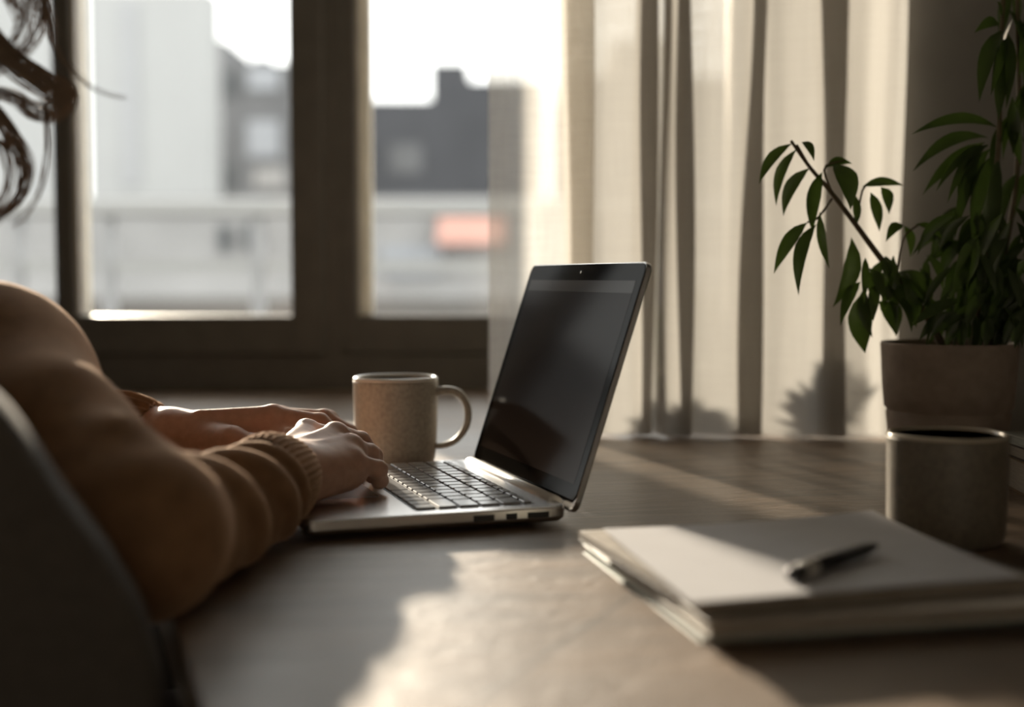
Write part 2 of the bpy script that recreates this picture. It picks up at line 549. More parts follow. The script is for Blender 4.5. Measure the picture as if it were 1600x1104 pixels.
def building(name, x0, x1, y0, y1, ztop, m, label, steps=(), wins=(), wm='pane_far', zbot=-9.0):
    b = empty(name, ((x0 + x1) / 2, y0, zbot))
    ox, oy, oz = b.location
    MB().box(x0 - ox, x1 - ox, 0, y1 - y0, 0, ztop - oz).build('wall', m, b)
    for a, c, zt in steps:
        MB().box(a - ox, c - ox, 0.4, y1 - y0 - 0.4, ztop - oz, zt - oz).build('roof_block', m, b)
    for a, c, z0, z1, wmn in wins:
        MB().box(a - ox, c - ox, -0.12, 0.1, z0 - oz, z1 - oz).build('window', M[wmn], b)
    tag(b, label, 'building')
    return b


def X(px, Y): return (px - 800.0) / FPX * Y
def Z(py, Y): return unproj(800, py, Y).z


building('white_tower', X(143, 60), X(334, 60), 60, 62, 13.1, M['white_wall'],
         'tall plain white building filling the middle pane, left half',
         wins=[(X(196, 60), X(222, 60), Z(290, 60), 12.6, 'white_shade')])
building('pale_block', X(-900, 60), X(90, 60), 60, 62, 13.1, M['white_wall'],
         'pale building filling the narrow pane at the left edge')
building('terraced_house', X(326, 80), X(468, 80), 80, 92, Z(98, 80), M['slate2'],
         'grey house with chimneys between the white tower and the dark mullion',
         steps=[(X(333, 80), X(357, 80), Z(60, 80)), (X(398, 80), X(424, 80), Z(88, 80))],
         wins=[(X(352, 80), X(378, 80), Z(150, 80), Z(112, 80), 'pane_far'),
               (X(392, 80), X(440, 80), Z(140, 80), Z(104, 80), 'pane_pale'),
               (X(390, 80), X(440, 80), Z(245, 80), Z(188, 80), 'pane_pale'),
               (X(338, 80), X(372, 80), Z(300, 80), Z(255, 80), 'pane_far'),
               (X(400, 80), X(448, 80), Z(295, 80), Z(262, 80), 'stone')])
building('slate_house', X(482, 82), X(850, 82), 82, 96, Z(156, 82), M['slate'],
         'dark slate house with a stepped roof seen through the pane next to the curtain',
         steps=[(X(674, 82), X(730, 82), Z(96, 82)), (X(730, 82), X(850, 82), Z(125, 82))],
         wins=[(X(610, 82), X(660, 82), Z(270, 82), Z(225, 82), 'slate2')])
building('distant_block', X(870, 84), X(1320, 84), 84, 98, Z(120, 84), M['slate2'],
         'grey block seen faintly through the sheer curtain',
         steps=[(X(960, 84), X(1060, 84), Z(60, 84))])
lb = building('low_house', X(-40, 22), X(900, 22), 22, 30, Z(308, 22), M['stone'],
              'long low pale house behind the terrace railing', zbot=-9.0,
              wins=[(X(345, 22), X(362, 22), Z(392, 22), Z(352, 22), 'pane_far'),
                    (X(384, 22), X(412, 22), Z(390, 22), Z(348, 22), 'pane_far'),
                    (X(598, 22), X(690, 22), Z(430, 22), Z(385, 22), 'pane_pale')])
aw = empty('awning', (X(738, 21.9), 21.9, Z(380, 21.9)))
amb = MB()
w_ = 0.55
amb.loft([[(-w_, 0.09, 0.62), (-w_, -0.8, 0.0), (-w_, -0.8, -0.05), (-w_, 0.09, 0.57)],
          [(w_, 0.09, 0.62), (w_, -0.8, 0.0), (w_, -0.8, -0.05), (w_, 0.09, 0.57)]], smooth=False)
amb.build('canopy', M['orange'], aw)
MB().tube([(-w_ + 0.03, -0.75, 0.0), (-w_ + 0.03, 0.09, 0.1)], 0.02).build('arm', M['rod'], aw)
MB().tube([(w_ - 0.03, -0.75, 0.0), (w_ - 0.03, 0.09, 0.1)], 0.02).build('arm', M['rod'], aw)
tag(aw, 'small orange red awning on the low pale house beside the curtain edge', 'awning')
# terrace railing
rl = empty('terrace_railing', (-0.5, 6.0, -0.1))
MB().box(-3.2, 3.2, -0.06, 0.06, Z(338, 6) + 0.1, Z(311, 6) + 0.1, bev=0.01).build('top_rail', M['white_wall'], rl)
MB().box(-3.2, 3.2, -0.03, 0.03, Z(425, 6) + 0.1, Z(405, 6) + 0.1).build('bottom_rail', M['white_wall'], rl)
for pxx in (30, 172, 404, 560, 830, 1060):
    MB().box(X(pxx - 8, 6) + 0.5, X(pxx + 8, 6) + 0.5, -0.04, 0.04, 0.0, Z(336, 6) + 0.1).build('post', M['white_shade'], rl)
tag(rl, 'white terrace railing with posts just outside the window', 'railing')

# ------------------------------------------------------------------ table
TX1 = 0.632
tab = empty('table', (0, 0, 0))


def edge_x(Y): return -0.205 - 0.34 * (Y - 0.778)


poly = [(edge_x(0.22), 0.22), (TX1, 0.22), (TX1, WY - 0.01), (NX1 - 0.006, WY - 0.01), (NX1 - 0.006, GY - 0.016), (edge_x(GY - 0.016), GY - 0.016)]
tb = MB()
rings = []
cen = Vector((0.1, 1.2))
for z, ins in ((-0.04, 0.002), (-0.038, 0.0), (-0.003, 0.0), (-0.0008, 0.0008), (0.0, 0.003)):
    ring = []
    for (x, y) in poly:
        d = (Vector((x, y)) - cen).normalized() * ins
        ring.append((x - d.x, y - d.y, z))
    rings.append(ring)
tb.loft(rings, smooth=False)
tb.build('table_top', M['table'], tab)
for (x, y) in ((0.05, 0.30), (0.58, 0.30), (0.58, 1.62), (-0.50, 1.9)):
    MB().slab(x - 0.03, x + 0.03, y - 0.03, y + 0.03, [(FZ, 0.006), (-0.2, 0.0), (-0.039, 0.0)], 0.006).build('leg', M['table'], tab)
tag(tab, 'large worn brown wooden table with cracked grain under the laptop', 'table')

# ------------------------------------------------------------------ curtain
cur = empty('curtain', (0, 0, 0))
path = []
CY = 1.63


def cpt(px, off):
    Y = CY + off - (px - 930) / 460.0 * 0.03
    return (X(px, CY), Y)


path.append(cpt(763, 0.012))
path.append(cpt(800, 0.0))
path.append(cpt(840, 0.006))
folds = [(882, 925), (990, 1027), (1040, 1076), (1150, 1191), (1270, 1311)]
for i, (a, b) in enumerate(folds):
    m_ = (a + b) / 2
    path += [cpt(a, 0.0), cpt(m_, -0.004), cpt(b - 3, -0.002), cpt(b, 0.004), cpt(b - 3, 0.011), cpt(m_, 0.015), cpt(a + 3, 0.018), cpt(a, 0.023), cpt(a + 3, 0.029), cpt(m_, 0.028)]
    if i < len(folds) - 1:
        nb = folds[i + 1][0]
        path += [cpt(b, 0.022), cpt((b * 2 + nb) / 3, 0.010)]
        if nb - b > 30: path.append(cpt((b + 2 * nb) / 3, 0.004))
    else:
        path += [cpt(b, 0.022), cpt(1330, 0.012), cpt(1350, 0.004), cpt(1372, 0.010), cpt(1390, 0.006), cpt(1402, 0.012)]
base2 = bez([(x, y, 0) for x, y in path], 620)
ctop, cbot, rows = 1.66, 0.004, 40
cv, cf = [], []
nC = len(base2)
for r in range(rows + 1):
    t = r / rows
    z = cbot + (ctop - cbot) * (t ** 1.3)
    for j, p in enumerate(base2):
        u = j / (nC - 1)
        dx = 0.004 * math.sin(3.1 * z + 17 * u) * (1 - 0.3 * t) + 0.0025 * math.sin(9 * z + 41 * u)
        dy = 0.006 * math.sin(2.3 * z + 23 * u + 1) - 0.01 * max(0, 0.12 - z) * math.cos(30 * u)
        cv.append((p.x + dx * min(1, 8 * u) , p.y + dy, z))
for r in range(rows):
    for j in range(nC - 1):
        a = r * nC + j
        cf.append((a, a + 1, a + 1 + nC, a + nC))
jc = min(range(nC), key=lambda j: abs(base2[j].x - X(884, CY)) + (1 if j > nC // 4 else 0))
for nm, mt_, lo_, hi_ in (('sheer_panel', M['sheer'], 0, jc), ('linen_panel', M['curtain'], jc, nC - 1)):
    me = bpy.data.meshes.new(nm)
    idx = [r * nC + j for r in range(rows + 1) for j in range(lo_, hi_ + 1)]
    w_n = hi_ - lo_ + 1
    me.from_pydata([cv[i] for i in idx], [], [(r * w_n + j, r * w_n + j + 1, (r + 1) * w_n + j + 1, (r + 1) * w_n + j) for r in range(rows) for j in range(w_n - 1)])
    link_mesh(nm, me, mt_, cur, True)
rod = empty('curtain_rod', (0.0, CY + 0.008, 1.683))
for k in range(9):
    j = int((k + 0.5) / 9 * nC)
    p = base2[j]
    MB().lathe([(0.016, -0.003), (0.019, -0.003), (0.019, 0.003), (0.016, 0.003), (0.016, -0.003)], 20,
               M=Matrix.Translation((p.x, 0, -0.006)) @ Matrix.Rotation(PI / 2, 4, 'Y')).build('ring', M['rod'], rod)
tag(cur, 'sheer beige linen curtain hanging in soft pleats to the table', 'curtain')
MB().tube([(-2.0, 0, 0), (RX - 0.005, 0, 0)], 0.009).build('pole', M['rod'], rod)
MB().box(-2.62, -2.0, -0.02, 0.02, -0.02, 0.02).build('bracket', M['rod'], rod)
tag(rod, 'thin metal rod carrying the sheer curtain above the picture', 'curtain rod')

# ------------------------------------------------------------------ dark cabinet at the right
cb = empty('cabinet', (0.655, 1.0, FZ))
MB().box(0.0, 0.45, 0.0, 0.63, 0.0, 2.4, bev=0.004).build('body', M['cabinet'], cb)
for y0 in (0.02, 0.32):
    dd = MB().box(-0.012, 0.0, y0, y0 + 0.29, 0.85, 2.36, bev=0.003).build('door', M['cabinet'], cb)
    MB().tube([(-0.013, y0 + 0.25, 1.55), (-0.03, y0 + 0.25, 1.56), (-0.03, y0 + 0.25, 1.66), (-0.013, y0 + 0.25, 1.67)], 0.004).build('handle', M['rod'], dd)
tag(cb, 'tall dark wooden cabinet at the right edge behind the potted plant', 'cabinet')

# ------------------------------------------------------------------ laptop
LP = Vector((0.0486, 1.0484, 0))
TH = math.radians(18.336)
LW, LD, LL = 0.2865, 0.218, 0.2129
PHI = math.radians(18.09)
BT = 0.0165
lap = empty('laptop', LP, PI / 2 + TH)


def lap2w(lx, ly, z=0.0):
    h = Vector((-math.sin(TH), math.cos(TH), 0)); b = Vector((math.cos(TH), math.sin(TH), 0))
    return LP + h * lx - b * ly + Vector((0, 0, z))


base = MB().slab(0, LW, 0.004, LD, [(0.0025, 0.010), (0.0040, 0.004), (0.0065, 0.0006), (0.0085, 0), (0.0150, 0), (0.0161, 0.0003), (BT, 0.0012)], 0.010, 8, smooth=False).build('base', M['alu'], lap)
for lx in (0.03, LW - 0.03):
    for ly in (0.03, LD - 0.03):
        MB().lathe([(0.007, 0.0), (0.007, 0.003)], 20, (lx, ly, 0.0)).build('foot', M['rubber'], base)
for a, b in ((0.020, 0.038), (0.047, 0.056), (0.066, 0.083)):
    MB().box(-0.0004, 0.002, a, b, 0.0085, 0.0130).build('port', M['port'], base)
# keyboard
K0, K1, KY0, KY1 = 0.017, LW - 0.017, 0.026, 0.1265
kb = MB().slab(K0, K1, KY0, KY1, [(BT - 0.0008, 0), (BT + 0.0002, 0), (BT + 0.0003, 0.0005)], 0.002, 3).build('keyboard', M['tray'], lap)
kk = MB()
rowsK = [(0.52, [1] * 14), (1, [1] * 13 + [1.5]), (1, [1.5] + [1] * 13), (1, [1.8] + [1] * 11 + [1.7]), (1, [2.3] + [1] * 10 + [2.2]), (1.05, [1, 1, 1, 1.25, 5, 1.25, 1, 1, 1, 1])]
tot = sum(r[0] for r in rowsK)
yy = KY0 + 0.0006
gap = 0.0026
for hrow, wd in rowsK:
    hh = (KY1 - KY0 - 0.0012) * hrow / tot
    W_ = sum(wd)
    xx = K1 - 0.0006
    for w in wd:                       # from the typist's left (far side) to the right
        ww = (K1 - K0 - 0.0012) * w / W_
        kk.slab(xx - ww + gap / 2, xx - gap / 2, yy + gap / 2, yy + hh - gap / 2, [(BT, 0), (BT + 0.0014, 0), (BT + 0.0019, 0.0005)], 0.0016, 2)
        xx -= ww
    yy += hh
kk.build('keys', M['keys'], kb)
MB().slab(LW / 2 - 0.052, LW / 2 + 0.052, 0.138, 0.208, [(BT - 0.0006, 0), (BT + 0.0002, 0), (BT + 0.0003, 0.0003)], 0.003, 4).build('trackpad', M['pad'], lap)
# hinge barrel
hb = MB()
hb.tube([(0.026, 0.0055, 0.0150), (LW - 0.018, 0.0055, 0.0150)], 0.0062, 20)
hb.build('hinge', M['alu_bright'], lap)
# lid, built in its own frame (x along the hinge, y up the lid, z out of the screen)
LIDM = Matrix.Translation((0, 0.0, 0.0105)) @ Matrix(((1, 0, 0, 0), (0, -math.sin(PHI), math.cos(PHI), 0), (0, math.cos(PHI), math.sin(PHI), 0), (0, 0, 0, 1)))
lid = MB().slab(0, LW, 0.0, LL, [(-0.0062, 0.004), (-0.0052, 0.0008), (-0.0040, 0), (-0.0006, 0), (0.0, 0.0006)], 0.009, 8, M=LIDM).build('lid', M['alu'], lap)
bz = MB().slab(0.0012, LW - 0.0012, 0.0075, LL - 0.0012, [(-0.0004, 0), (0.0004, 0), (0.0006, 0.0003)], 0.008, 8, M=LIDM).build('bezel', M['bezel'], lid)
MB().box(0.0125, LW - 0.0125, 0.022, LL - 0.0165, 0.0003, 0.00072, M=LIDM).build('display', M['display'], bz)
MB().box(0.0125, LW - 0.0125, LL - 0.0275, LL - 0.0167, 0.0004, 0.00080, M=LIDM).build('menu_bar', M['menu_bar'], bz)
MB().lathe([(0.0, 0.0006), (0.0014, 0.0006), (0.0014, 0.0009), (0.0, 0.00095)], 16, M=LIDM @ Matrix.Translation((LW / 2, LL - 0.0088, 0))).build('camera_lens', M['pen_metal'], bz)
tag(lap, 'open silver laptop with a dark screen the person is typing on', 'laptop')

# ------------------------------------------------------------------ mug behind the laptop
mg = empty('mug', (-0.1222, 1.374, 0))
R, H = 0.0445, 0.0965
MB().lathe([(0.0, 0.0), (0.031, 0.0), (0.0345, 0.001), (0.0385, 0.004), (0.0410, 0.010), (0.0425, 0.022), (0.0436, 0.045), (0.0443, 0.075), (R, 0.0905), (R, 0.0925)], 72).build('body', M['mug'], mg)
MB().lathe([(R, 0.0925), (R - 0.0001, 0.0948), (R - 0.0012, 0.0962), (R - 0.0026, H), (R - 0.0040, 0.0958), (R - 0.0048, 0.094), (R - 0.005, 0.088), (R - 0.0056, 0.05), (R - 0.009, 0.012), (0.02, 0.008), (0.0, 0.008)], 72).build('rim', M['mug_rim'], mg)
hp = [(0.0425, 0, 0.0800), (0.054, 0.000, 0.0822), (0.066, 0.000, 0.0795), (0.0745, 0, 0.069), (0.0768, 0, 0.0555), (0.0735, 0, 0.042), (0.064, 0, 0.030), (0.052, 0, 0.0245), (0.0415, 0, 0.0235)]
hn = bez(hp, 40)
rd = [0.0047 - 0.0014 * min(1, i / 32) for i in range(40)]
hd = MB().tube(hn, rd, 14, flat=1.5).build('handle', M['mug'], mg)
mg.rotation_euler = (0, 0, math.radians(-6))
tag(mg, 'beige stoneware mug with a round handle standing behind the laptop', 'mug')

# ------------------------------------------------------------------ handleless cup at the right
cp_ = empty('cup', (0.3285, 0.985, 0))
R, H = 0.0444, 0.0835
MB().lathe([(0.0, 0.0), (0.036, 0.0), (0.040, 0.0015), (0.0425, 0.006), (0.0436, 0.02), (0.0441, 0.05), (R, 0.079), (R, 0.0805)], 72).build('body', M['cup'], cp_)
MB().lathe([(R, 0.0805), (R - 0.0002, 0.0822), (R - 0.0012, 0.0832), (R - 0.0022, H), (R - 0.0032, 0.0828), (R - 0.0038, 0.081), (R - 0.0045, 0.05), (R - 0.009, 0.012), (0.02, 0.007), (0.0, 0.007)], 72).build('rim', M['cup_rim'], cp_)
tag(cp_, 'grey brown handleless stoneware cup between the paper stack and the plant pot', 'cup')

# ------------------------------------------------------------------ books, papers, pen


def book(name, c, rz, w, d, z0, h, cover, pages, label, cat='book', group=None, soft=True):
    b = empty(name, (c[0], c[1], z0), rz)
    t = 0.0011
    MB().box(-w / 2, w / 2, -d / 2, d / 2, 0, t, bev=0.0004).build('back_cover', cover, b)
    MB().box(-w / 2, w / 2, -d / 2, d / 2, h - t, h, bev=0.0004).build('front_cover', cover, b)
    MB().box(-w / 2 + 0.0022, w / 2 - 0.001, -d / 2 + 0.0022, d / 2 - 0.0022, t, h - t).build('pages', pages, b)
    MB().slab(w / 2 - 0.0012, w / 2 + 0.0006, -d / 2, d / 2, [(0.0, 0.0005), (0.0005, 0), (h - 0.0005, 0), (h, 0.0005)], 0.0006, 2).build('spine', cover, b)
    tag(b, label, cat, group)
    return b


# corners of the stack found from the sheet on top: origin front left
FLc = Vector((0.098, 0.700))
ux = Vector((0.951, 0.309))      # along the front edge, to the right
uy = Vector((-0.165, 0.986))


def quad_center(fl, a, w, d):
    u = Vector((math.cos(a), math.sin(a))); v = Vector((-math.sin(a), math.cos(a)))
    return fl + u * w / 2 + v * d / 2


A1 = math.radians(12.6)
c1 = quad_center(Vector((0.1035, 0.708)), A1, 0.225, 0.240)
book('notebook', c1, A1, 0.225, 0.240, 0.0, 0.0072, M['cover_pale'], M['pages2'], 'pale green edged notebook lying on the table, lowest of its stack')
A2 = math.radians(11.8)
c2 = quad_center(Vector((0.1045, 0.692)), A2, 0.218, 0.262)
book('notebook', c2, A2, 0.218, 0.262, 0.0074, 0.0084, M['cover_cream'], M['pages'], 'cream notebook between the lowest notebook and the dark backed pad of its stack')
A3 = math.radians(15.5)
c3 = quad_center(Vector((0.1035, 0.706)), A3, 0.216, 0.212)
pd = empty('paper_pad', (c3.x, c3.y, 0.0160), A3)
MB().box(-0.108, 0.108, -0.106, 0.106, 0.0014, 0.0066, bev=0.0004).build('pages', M['pages'], pd)
MB().box(-0.108, 0.108, -0.106, 0.106, 0.0, 0.0013, bev=0.0003).build('backing', M['cover_dark'], pd)
tag(pd, 'thin dark backed pad of cream paper directly under the white top sheet', 'pad')
# the white sheet on top: four measured corners, a slight curl at the back right
sv, sf = [], []
n = 24
P00, P10, P01, P11 = [Vector(p) for p in ((0.0965, 0.696, 0), (0.3015, 0.763, 0), (0.0635, 0.904, 0), (0.2655, 0.958, 0))]
for layer in (0, 1):
    for j in range(n + 1):
        for i in range(n + 1):
            u, v = i / n, j / n
            p = (P00 * (1 - u) + P10 * u) * (1 - v) + (P01 * (1 - u) + P11 * u) * v
            z = 0.0236 + 0.0010 * math.sin(PI * u) * (1 - v) + 0.0045 * (u ** 3) * (v ** 3) + 0.0012 * (1 - u) ** 4 + (0.0009 if layer else 0.0)
            sv.append((p.x, p.y, z))
q = (n + 1) ** 2
for j in range(n):
    for i in range(n):
        a = j * (n + 1) + i
        sf.append((a, a + n + 1, a + n + 2, a + 1))
        sf.append((q + a, q + a + 1, q + a + n + 2, q + a + n + 1))
bd = [i for i in range(n)] + [n + j * (n + 1) for j in range(n)] + [n * (n + 1) + n - i for i in range(n)] + [(n - j) * (n + 1) for j in range(n)]
for k in range(len(bd)):
    a, b = bd[k], bd[(k + 1) % len(bd)]
    sf.append((a, b, q + b, q + a))
me = bpy.data.meshes.new('paper_sheet')
me.from_pydata(sv, [], sf)
ps = link_mesh('paper_sheet', me, M['paper'], None, False)
tag(ps, 'white blank paper on top of the notebook stack, under the pen', 'paper')

# a pen lying on it
pa, pb = unproj(1236, 903, 0.742), unproj(1372, 860, 0.826)
PZ = 0.0301
pv = Vector((pb.x - pa.x, pb.y - pa.y, 0))
plen = pv.length
pen = empty('pen', (pa.x, pa.y, PZ), math.atan2(pv.y, pv.x))
RM = Matrix.Rotation(PI / 2, 4, 'Y')
MB().lathe([(0.0, 0.0), (0.0030, 0.0), (0.0040, 0.001), (0.0044, 0.004), (0.0044, 0.016)], 20, M=RM).build('cap', M['pen'], pen)
MB().lathe([(0.0046, 0.013), (0.0050, 0.014), (0.0050, 0.0255), (0.0046, 0.0265)], 20, M=RM).build('ring', M['pen_metal'], pen)
MB().lathe([(0.0043, 0.0235), (0.0044, 0.06), (0.0040, plen - 0.02), (0.0028, plen - 0.008), (0.0014, plen - 0.002), (0.0, plen)], 20, M=RM).build('barrel', M['pen'], pen)
MB().box(0.019, 0.052, -0.0012, 0.0012, 0.0048, 0.0060, bev=0.0004).build('clip', M['pen_metal'], pen)
tag(pen, 'black pen with a silver ring lying on the white paper', 'pen')

# stack of books at the right edge
bs = [(0.030, 0.0, M['cover_brown'], M['pages'], 'brown book at the right edge, lowest of the small stack beside the cup'),
      (0.012, 0.0302, M['cover_dark'], M['pages'], 'thin dark book in the middle of the small stack at the right edge'),
      (0.0085, 0.0424, M['pages2'], M['pages2'], 'pale slim booklet on top of the small stack at the right edge')]
for i, (h, z0, cv_, pg_, lab) in enumerate(bs):
    book('book', (0.545 + 0.004 * i, 1.165), math.radians(-4 + 3 * i), 0.155, 0.21, z0, h, cv_, pg_, lab, 'book', 'books stacked at the right edge')

# ------------------------------------------------------------------ plants
LEAFPTS = [(0.0, 0.0), (0.06, 0.10), (0.2, 0.36), (0.38, 0.5), (0.55, 0.47), (0.72, 0.34), (0.86, 0.17), (0.95, 0.06), (1.0, 0.0)]


def leaf(mb, p0, p1, width, droop=0.15, face=None, fold=0.35):
    """long pointed leaf from p0 to p1, arching upward by droop, folded along its midrib"""
    p0, p1 = Vector(p0), Vector(p1)
    d = p1 - p0
    L_ = d.length
    up = Vector((0, 0, 1))
    nrm = Vector(face) if face is not None else Vector((random.uniform(-0.6, 0.6), -1, random.uniform(-0.2, 0.6)))
    t = d.normalized()
    side = t.cross(nrm).normalized()
    nrm = side.cross(t).normalized()
    arch = (up - t * up.dot(t))
    if arch.length < 0.25: arch = Vector((random.uniform(-1, 1), -0.6, 0)); arch = arch - t * arch.dot(t)
    arch.normalize()
    V, F = [], []
    N_ = 10
    for i in range(N_ + 1):
        s = i / N_
        w = 0.0
        for (a, wa), (b, wb) in zip(LEAFPTS[:-1], LEAFPTS[1:]):
            if a <= s <= b:
                w = wa + (wb - wa) * (s - a) / (b - a)
                break
        w *= width
        c = p0 + d * s + arch * (droop * L_ * 4 * s * (1 - s) * (1.15 - 0.3 * s))
        V += [c - side * w + nrm * (fold * w), c, c + side * w + nrm * (fold * w)]
    for i in range(N_):
        a = i * 3
        F += [(a, a + 1, a + 4, a + 3), (a + 1, a + 2, a + 5, a + 4)]
    mb.add(V, F, 0, True)


PY = 1.35
pp = empty('potted_plant', (0.4504, PY, 0))
pot = MB()
pot.lathe([(0.0, 0.0), (0.050, 0.0), (0.0545, 0.002), (0.0565, 0.006), (0.0600, 0.040), (0.0622, 0.0605), (0.0612, 0.0625), (0.0612, 0.0645), (0.0640, 0.0670),
           (0.0662, 0.090), (0.0682, 0.128), (0.0686, 0.1315), (0.0676, 0.1335), (0.0655, 0.1335), (0.0645, 0.1300), (0.0630, 0.118)], 80)
pot.build('pot', M['pot'], pp)
MB().lathe([(0.0632, 0.117), (0.0632, 0.119), (0.045, 0.1225), (0.02, 0.121), (0.0, 0.122)], 40).build('soil', M['soil'], pp)


def L2(px, py, Y):
    p = unproj(px, py, Y)
    return p - Vector((0.4504, PY, 0))


# the long stem leaning left over the curtain
stem_px = [(1478, 552, PY + 0.0), (1452, 500, PY + 0.0), (1418, 455, PY - 0.005), (1375, 402, PY - 0.012), (1338, 352, PY - 0.02), (1300, 302, PY - 0.028), (1266, 262, PY - 0.035), (1236, 220, PY - 0.04)]
sp_ = bez([L2(*q_) for q_ in stem_px], 40)
sm = MB()
sm.tube(sp_, [0.0042 - 0.0027 * i / 39 for i in range(40)], 10)
lf = MB()
# (base px, tip px, width) of the leaves on the leaning stem
leaves = [((1238, 224), (1186, 288), 0.0085), ((1246, 232), (1213, 322), 0.0075), ((1266, 262), (1224, 338), 0.0090),
          ((1252, 222), (1272, 252), 0.0055), ((1285, 268), (1270, 365), 0.0130), ((1281, 330), (1296, 420), 0.0065),
          ((1290, 262), (1332, 256), 0.0065), ((1300, 256), (1329, 328), 0.0150), ((1262, 347), (1209, 428), 0.0100),
          ((1276, 350), (1248, 462), 0.0095), ((1338, 352), (1332, 300), 0.0060), ((1347, 292), (1412, 290), 0.0065),
          ((1360, 300), (1374, 362), 0.0080), ((1376, 292), (1389, 335), 0.0085), ((1330, 370), (1301, 480), 0.0120),
          ((1345, 440), (1313, 510), 0.0085), ((1352, 452), (1352, 552), 0.0170), ((1372, 470), (1400, 525), 0.0140),
          ((1385, 440), (1432, 512), 0.0150), ((1412, 352), (1384, 378), 0.0075), ((1412, 352), (1422, 402), 0.0070),
          ((1430, 350), (1475, 378), 0.0070), ((1400, 425), (1446, 470), 0.0140), ((1380, 405), (1362, 470), 0.0090),
          ((1395, 420), (1378, 480), 0.0100), ((1425, 460), (1462, 520), 0.0120), ((1440, 478), (1472, 528), 0.0100)]
for k in range(16):
    a_, b__ = random.uniform(1345, 1450), random.uniform(395, 470)
    leaves.append(((a_, b__), (a_ + random.uniform(-30, 35), min(b__ + random.uniform(45, 80), 538)), random.uniform(0.006, 0.0095)))
for (b_, t_, w_) in leaves:
    Yb = PY - 0.045 + 0.05 * (b_[0] - 1230) / 240.0
    leaf(lf, L2(b_[0], b_[1], Yb), L2(t_[0], t_[1], Yb - random.uniform(-0.012, 0.022)), w_ * 1.45, random.uniform(0.10, 0.2))
# twigs that carry the leaf groups
for tw in ([(1266, 262), (1245, 226)], [(1300, 302), (1288, 262), (1320, 250)], [(1338, 352), (1350, 292), (1380, 286)], [(1300, 310), (1278, 340), (1262, 347)], [(1400, 432), (1412, 372), (1436, 350)]):
    pts = [L2(a, b, PY - 0.045 + 0.05 * (a - 1230) / 240.0) for a, b in tw]
    sm.tube(bez(pts, 8), 0.0011, 6)
# the two upright stems at the right and their drooping tufts
for st in ([(1520, 548, PY), (1532, 440, PY + 0.01), (1548, 330, PY), (1560, 230, PY - 0.01), (1562, 110, PY - 0.01), (1566, 30, PY - 0.01), (1570, -60, PY)],
           [(1545, 548, PY + 0.02), (1565, 420, PY + 0.03), (1586, 300, PY + 0.03), (1592, 180, PY + 0.02), (1590, 40, PY + 0.02), (1588, -80, PY + 0.02)]):
    sm.tube(bez([L2(*q_) for q_ in st], 30), [0.0035 - 0.0016 * i / 29 for i in range(30)], 8)
big = [((1560, 200), (1424, 210), 0.0095), ((1545, 215), (1426, 268), 0.0110), ((1540, 222), (1441, 305), 0.0100), ((1545, 228), (1462, 300), 0.0085),
       ((1545, 225), (1480, 318), 0.0080), ((1530, 232), (1500, 340), 0.0110), ((1548, 232), (1492, 372), 0.0150), ((1555, 240), (1520, 385), 0.0160),
       ((1562, 245), (1556, 390), 0.0150), ((1562, 40), (1522, 52), 0.0085), ((1570, 45), (1530, 160), 0.0130), ((1572, 60), (1548, 150), 0.0110),
       ((1574, 50), (1572, 170), 0.0120), ((1572, 90), (1560, 190), 0.0100), ((1566, 30), (1558, 2), 0.0050), ((1582, 150), (1596, 260), 0.0130)]
ld = MB()
for (b_, t_, w_) in big:
    leaf(ld, L2(b_[0], b_[1], PY - 0.01), L2(t_[0], t_[1], PY - random.uniform(0.0, 0.06)), w_ * 1.3, random.uniform(0.06, 0.16))
for k in range(125):                      # the dense bush above the pot
    a, b = random.uniform(1482, 1612), random.uniform(320, 500)
    ln = random.uniform(60, 105)
    sl = random.uniform(-0.75, 0.5) - (0.35 if a < 1510 else 0)
    y0 = PY + random.uniform(-0.055, 0.05)
    ty = min(b + ln * math.cos(sl), 545)
    leaf(ld, L2(a, b, y0), L2(a + ln * math.sin(sl), ty, y0 - random.uniform(-0.015, 0.02)), random.uniform(0.008, 0.0135), random.uniform(0.05, 0.18))
for k in range(26):
    a, b = random.uniform(1570, 1640), random.uniform(-40, 330)
    leaf(ld, L2(a, b, PY + random.uniform(-0.02, 0.05)), L2(a + random.uniform(-34, 34), b + random.uniform(60, 100), PY + random.uniform(-0.02, 0.05)), random.uniform(0.008, 0.013), 0.1)
sm.build('stem', M['stem'], pp)
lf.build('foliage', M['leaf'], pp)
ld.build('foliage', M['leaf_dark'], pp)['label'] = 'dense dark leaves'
tag(pp, 'leafy plant in a tapered clay pot, one long stem leaning over the curtain', 'plant')

# low leafy plants standing behind the curtain: they only show as silhouettes
def low_plant(x, y, rad, hgt, n, label):
    b = empty('small_plant', (x, y, 0))
    MB().lathe([(0.0, 0.0), (0.034, 0.0), (0.044, 0.055), (0.045, 0.060), (0.040, 0.060), (0.038, 0.052), (0.0, 0.052)], 40).build('pot', M['pot'], b)
    mb = MB()
    for k in range(n):
        an = random.uniform(0, 2 * PI); el = random.uniform(-0.5, 1.5)
        e = Vector((math.cos(an) * math.cos(el) * rad, math.sin(an) * math.cos(el) * rad, 0.060 + max(-0.25, math.sin(el)) * (hgt - 0.060)))
        p0 = Vector((0, 0, 0.056)).lerp(e, random.uniform(0.25, 0.6))
        leaf(mb, p0, e, random.uniform(0.009, 0.016), 0.2)
    mb.build('foliage', M['leaf_dark'], b)
    tag(b, label, 'plant')


low_plant(0.268, 1.98, 0.075, 0.195, 110, 'low leafy plant behind the curtain whose shadow shows beside the clay pot')
low_plant(0.085, 2.02, 0.105, 0.145, 90, 'spreading low plant behind the middle of the curtain, seen only as a faint shadow')


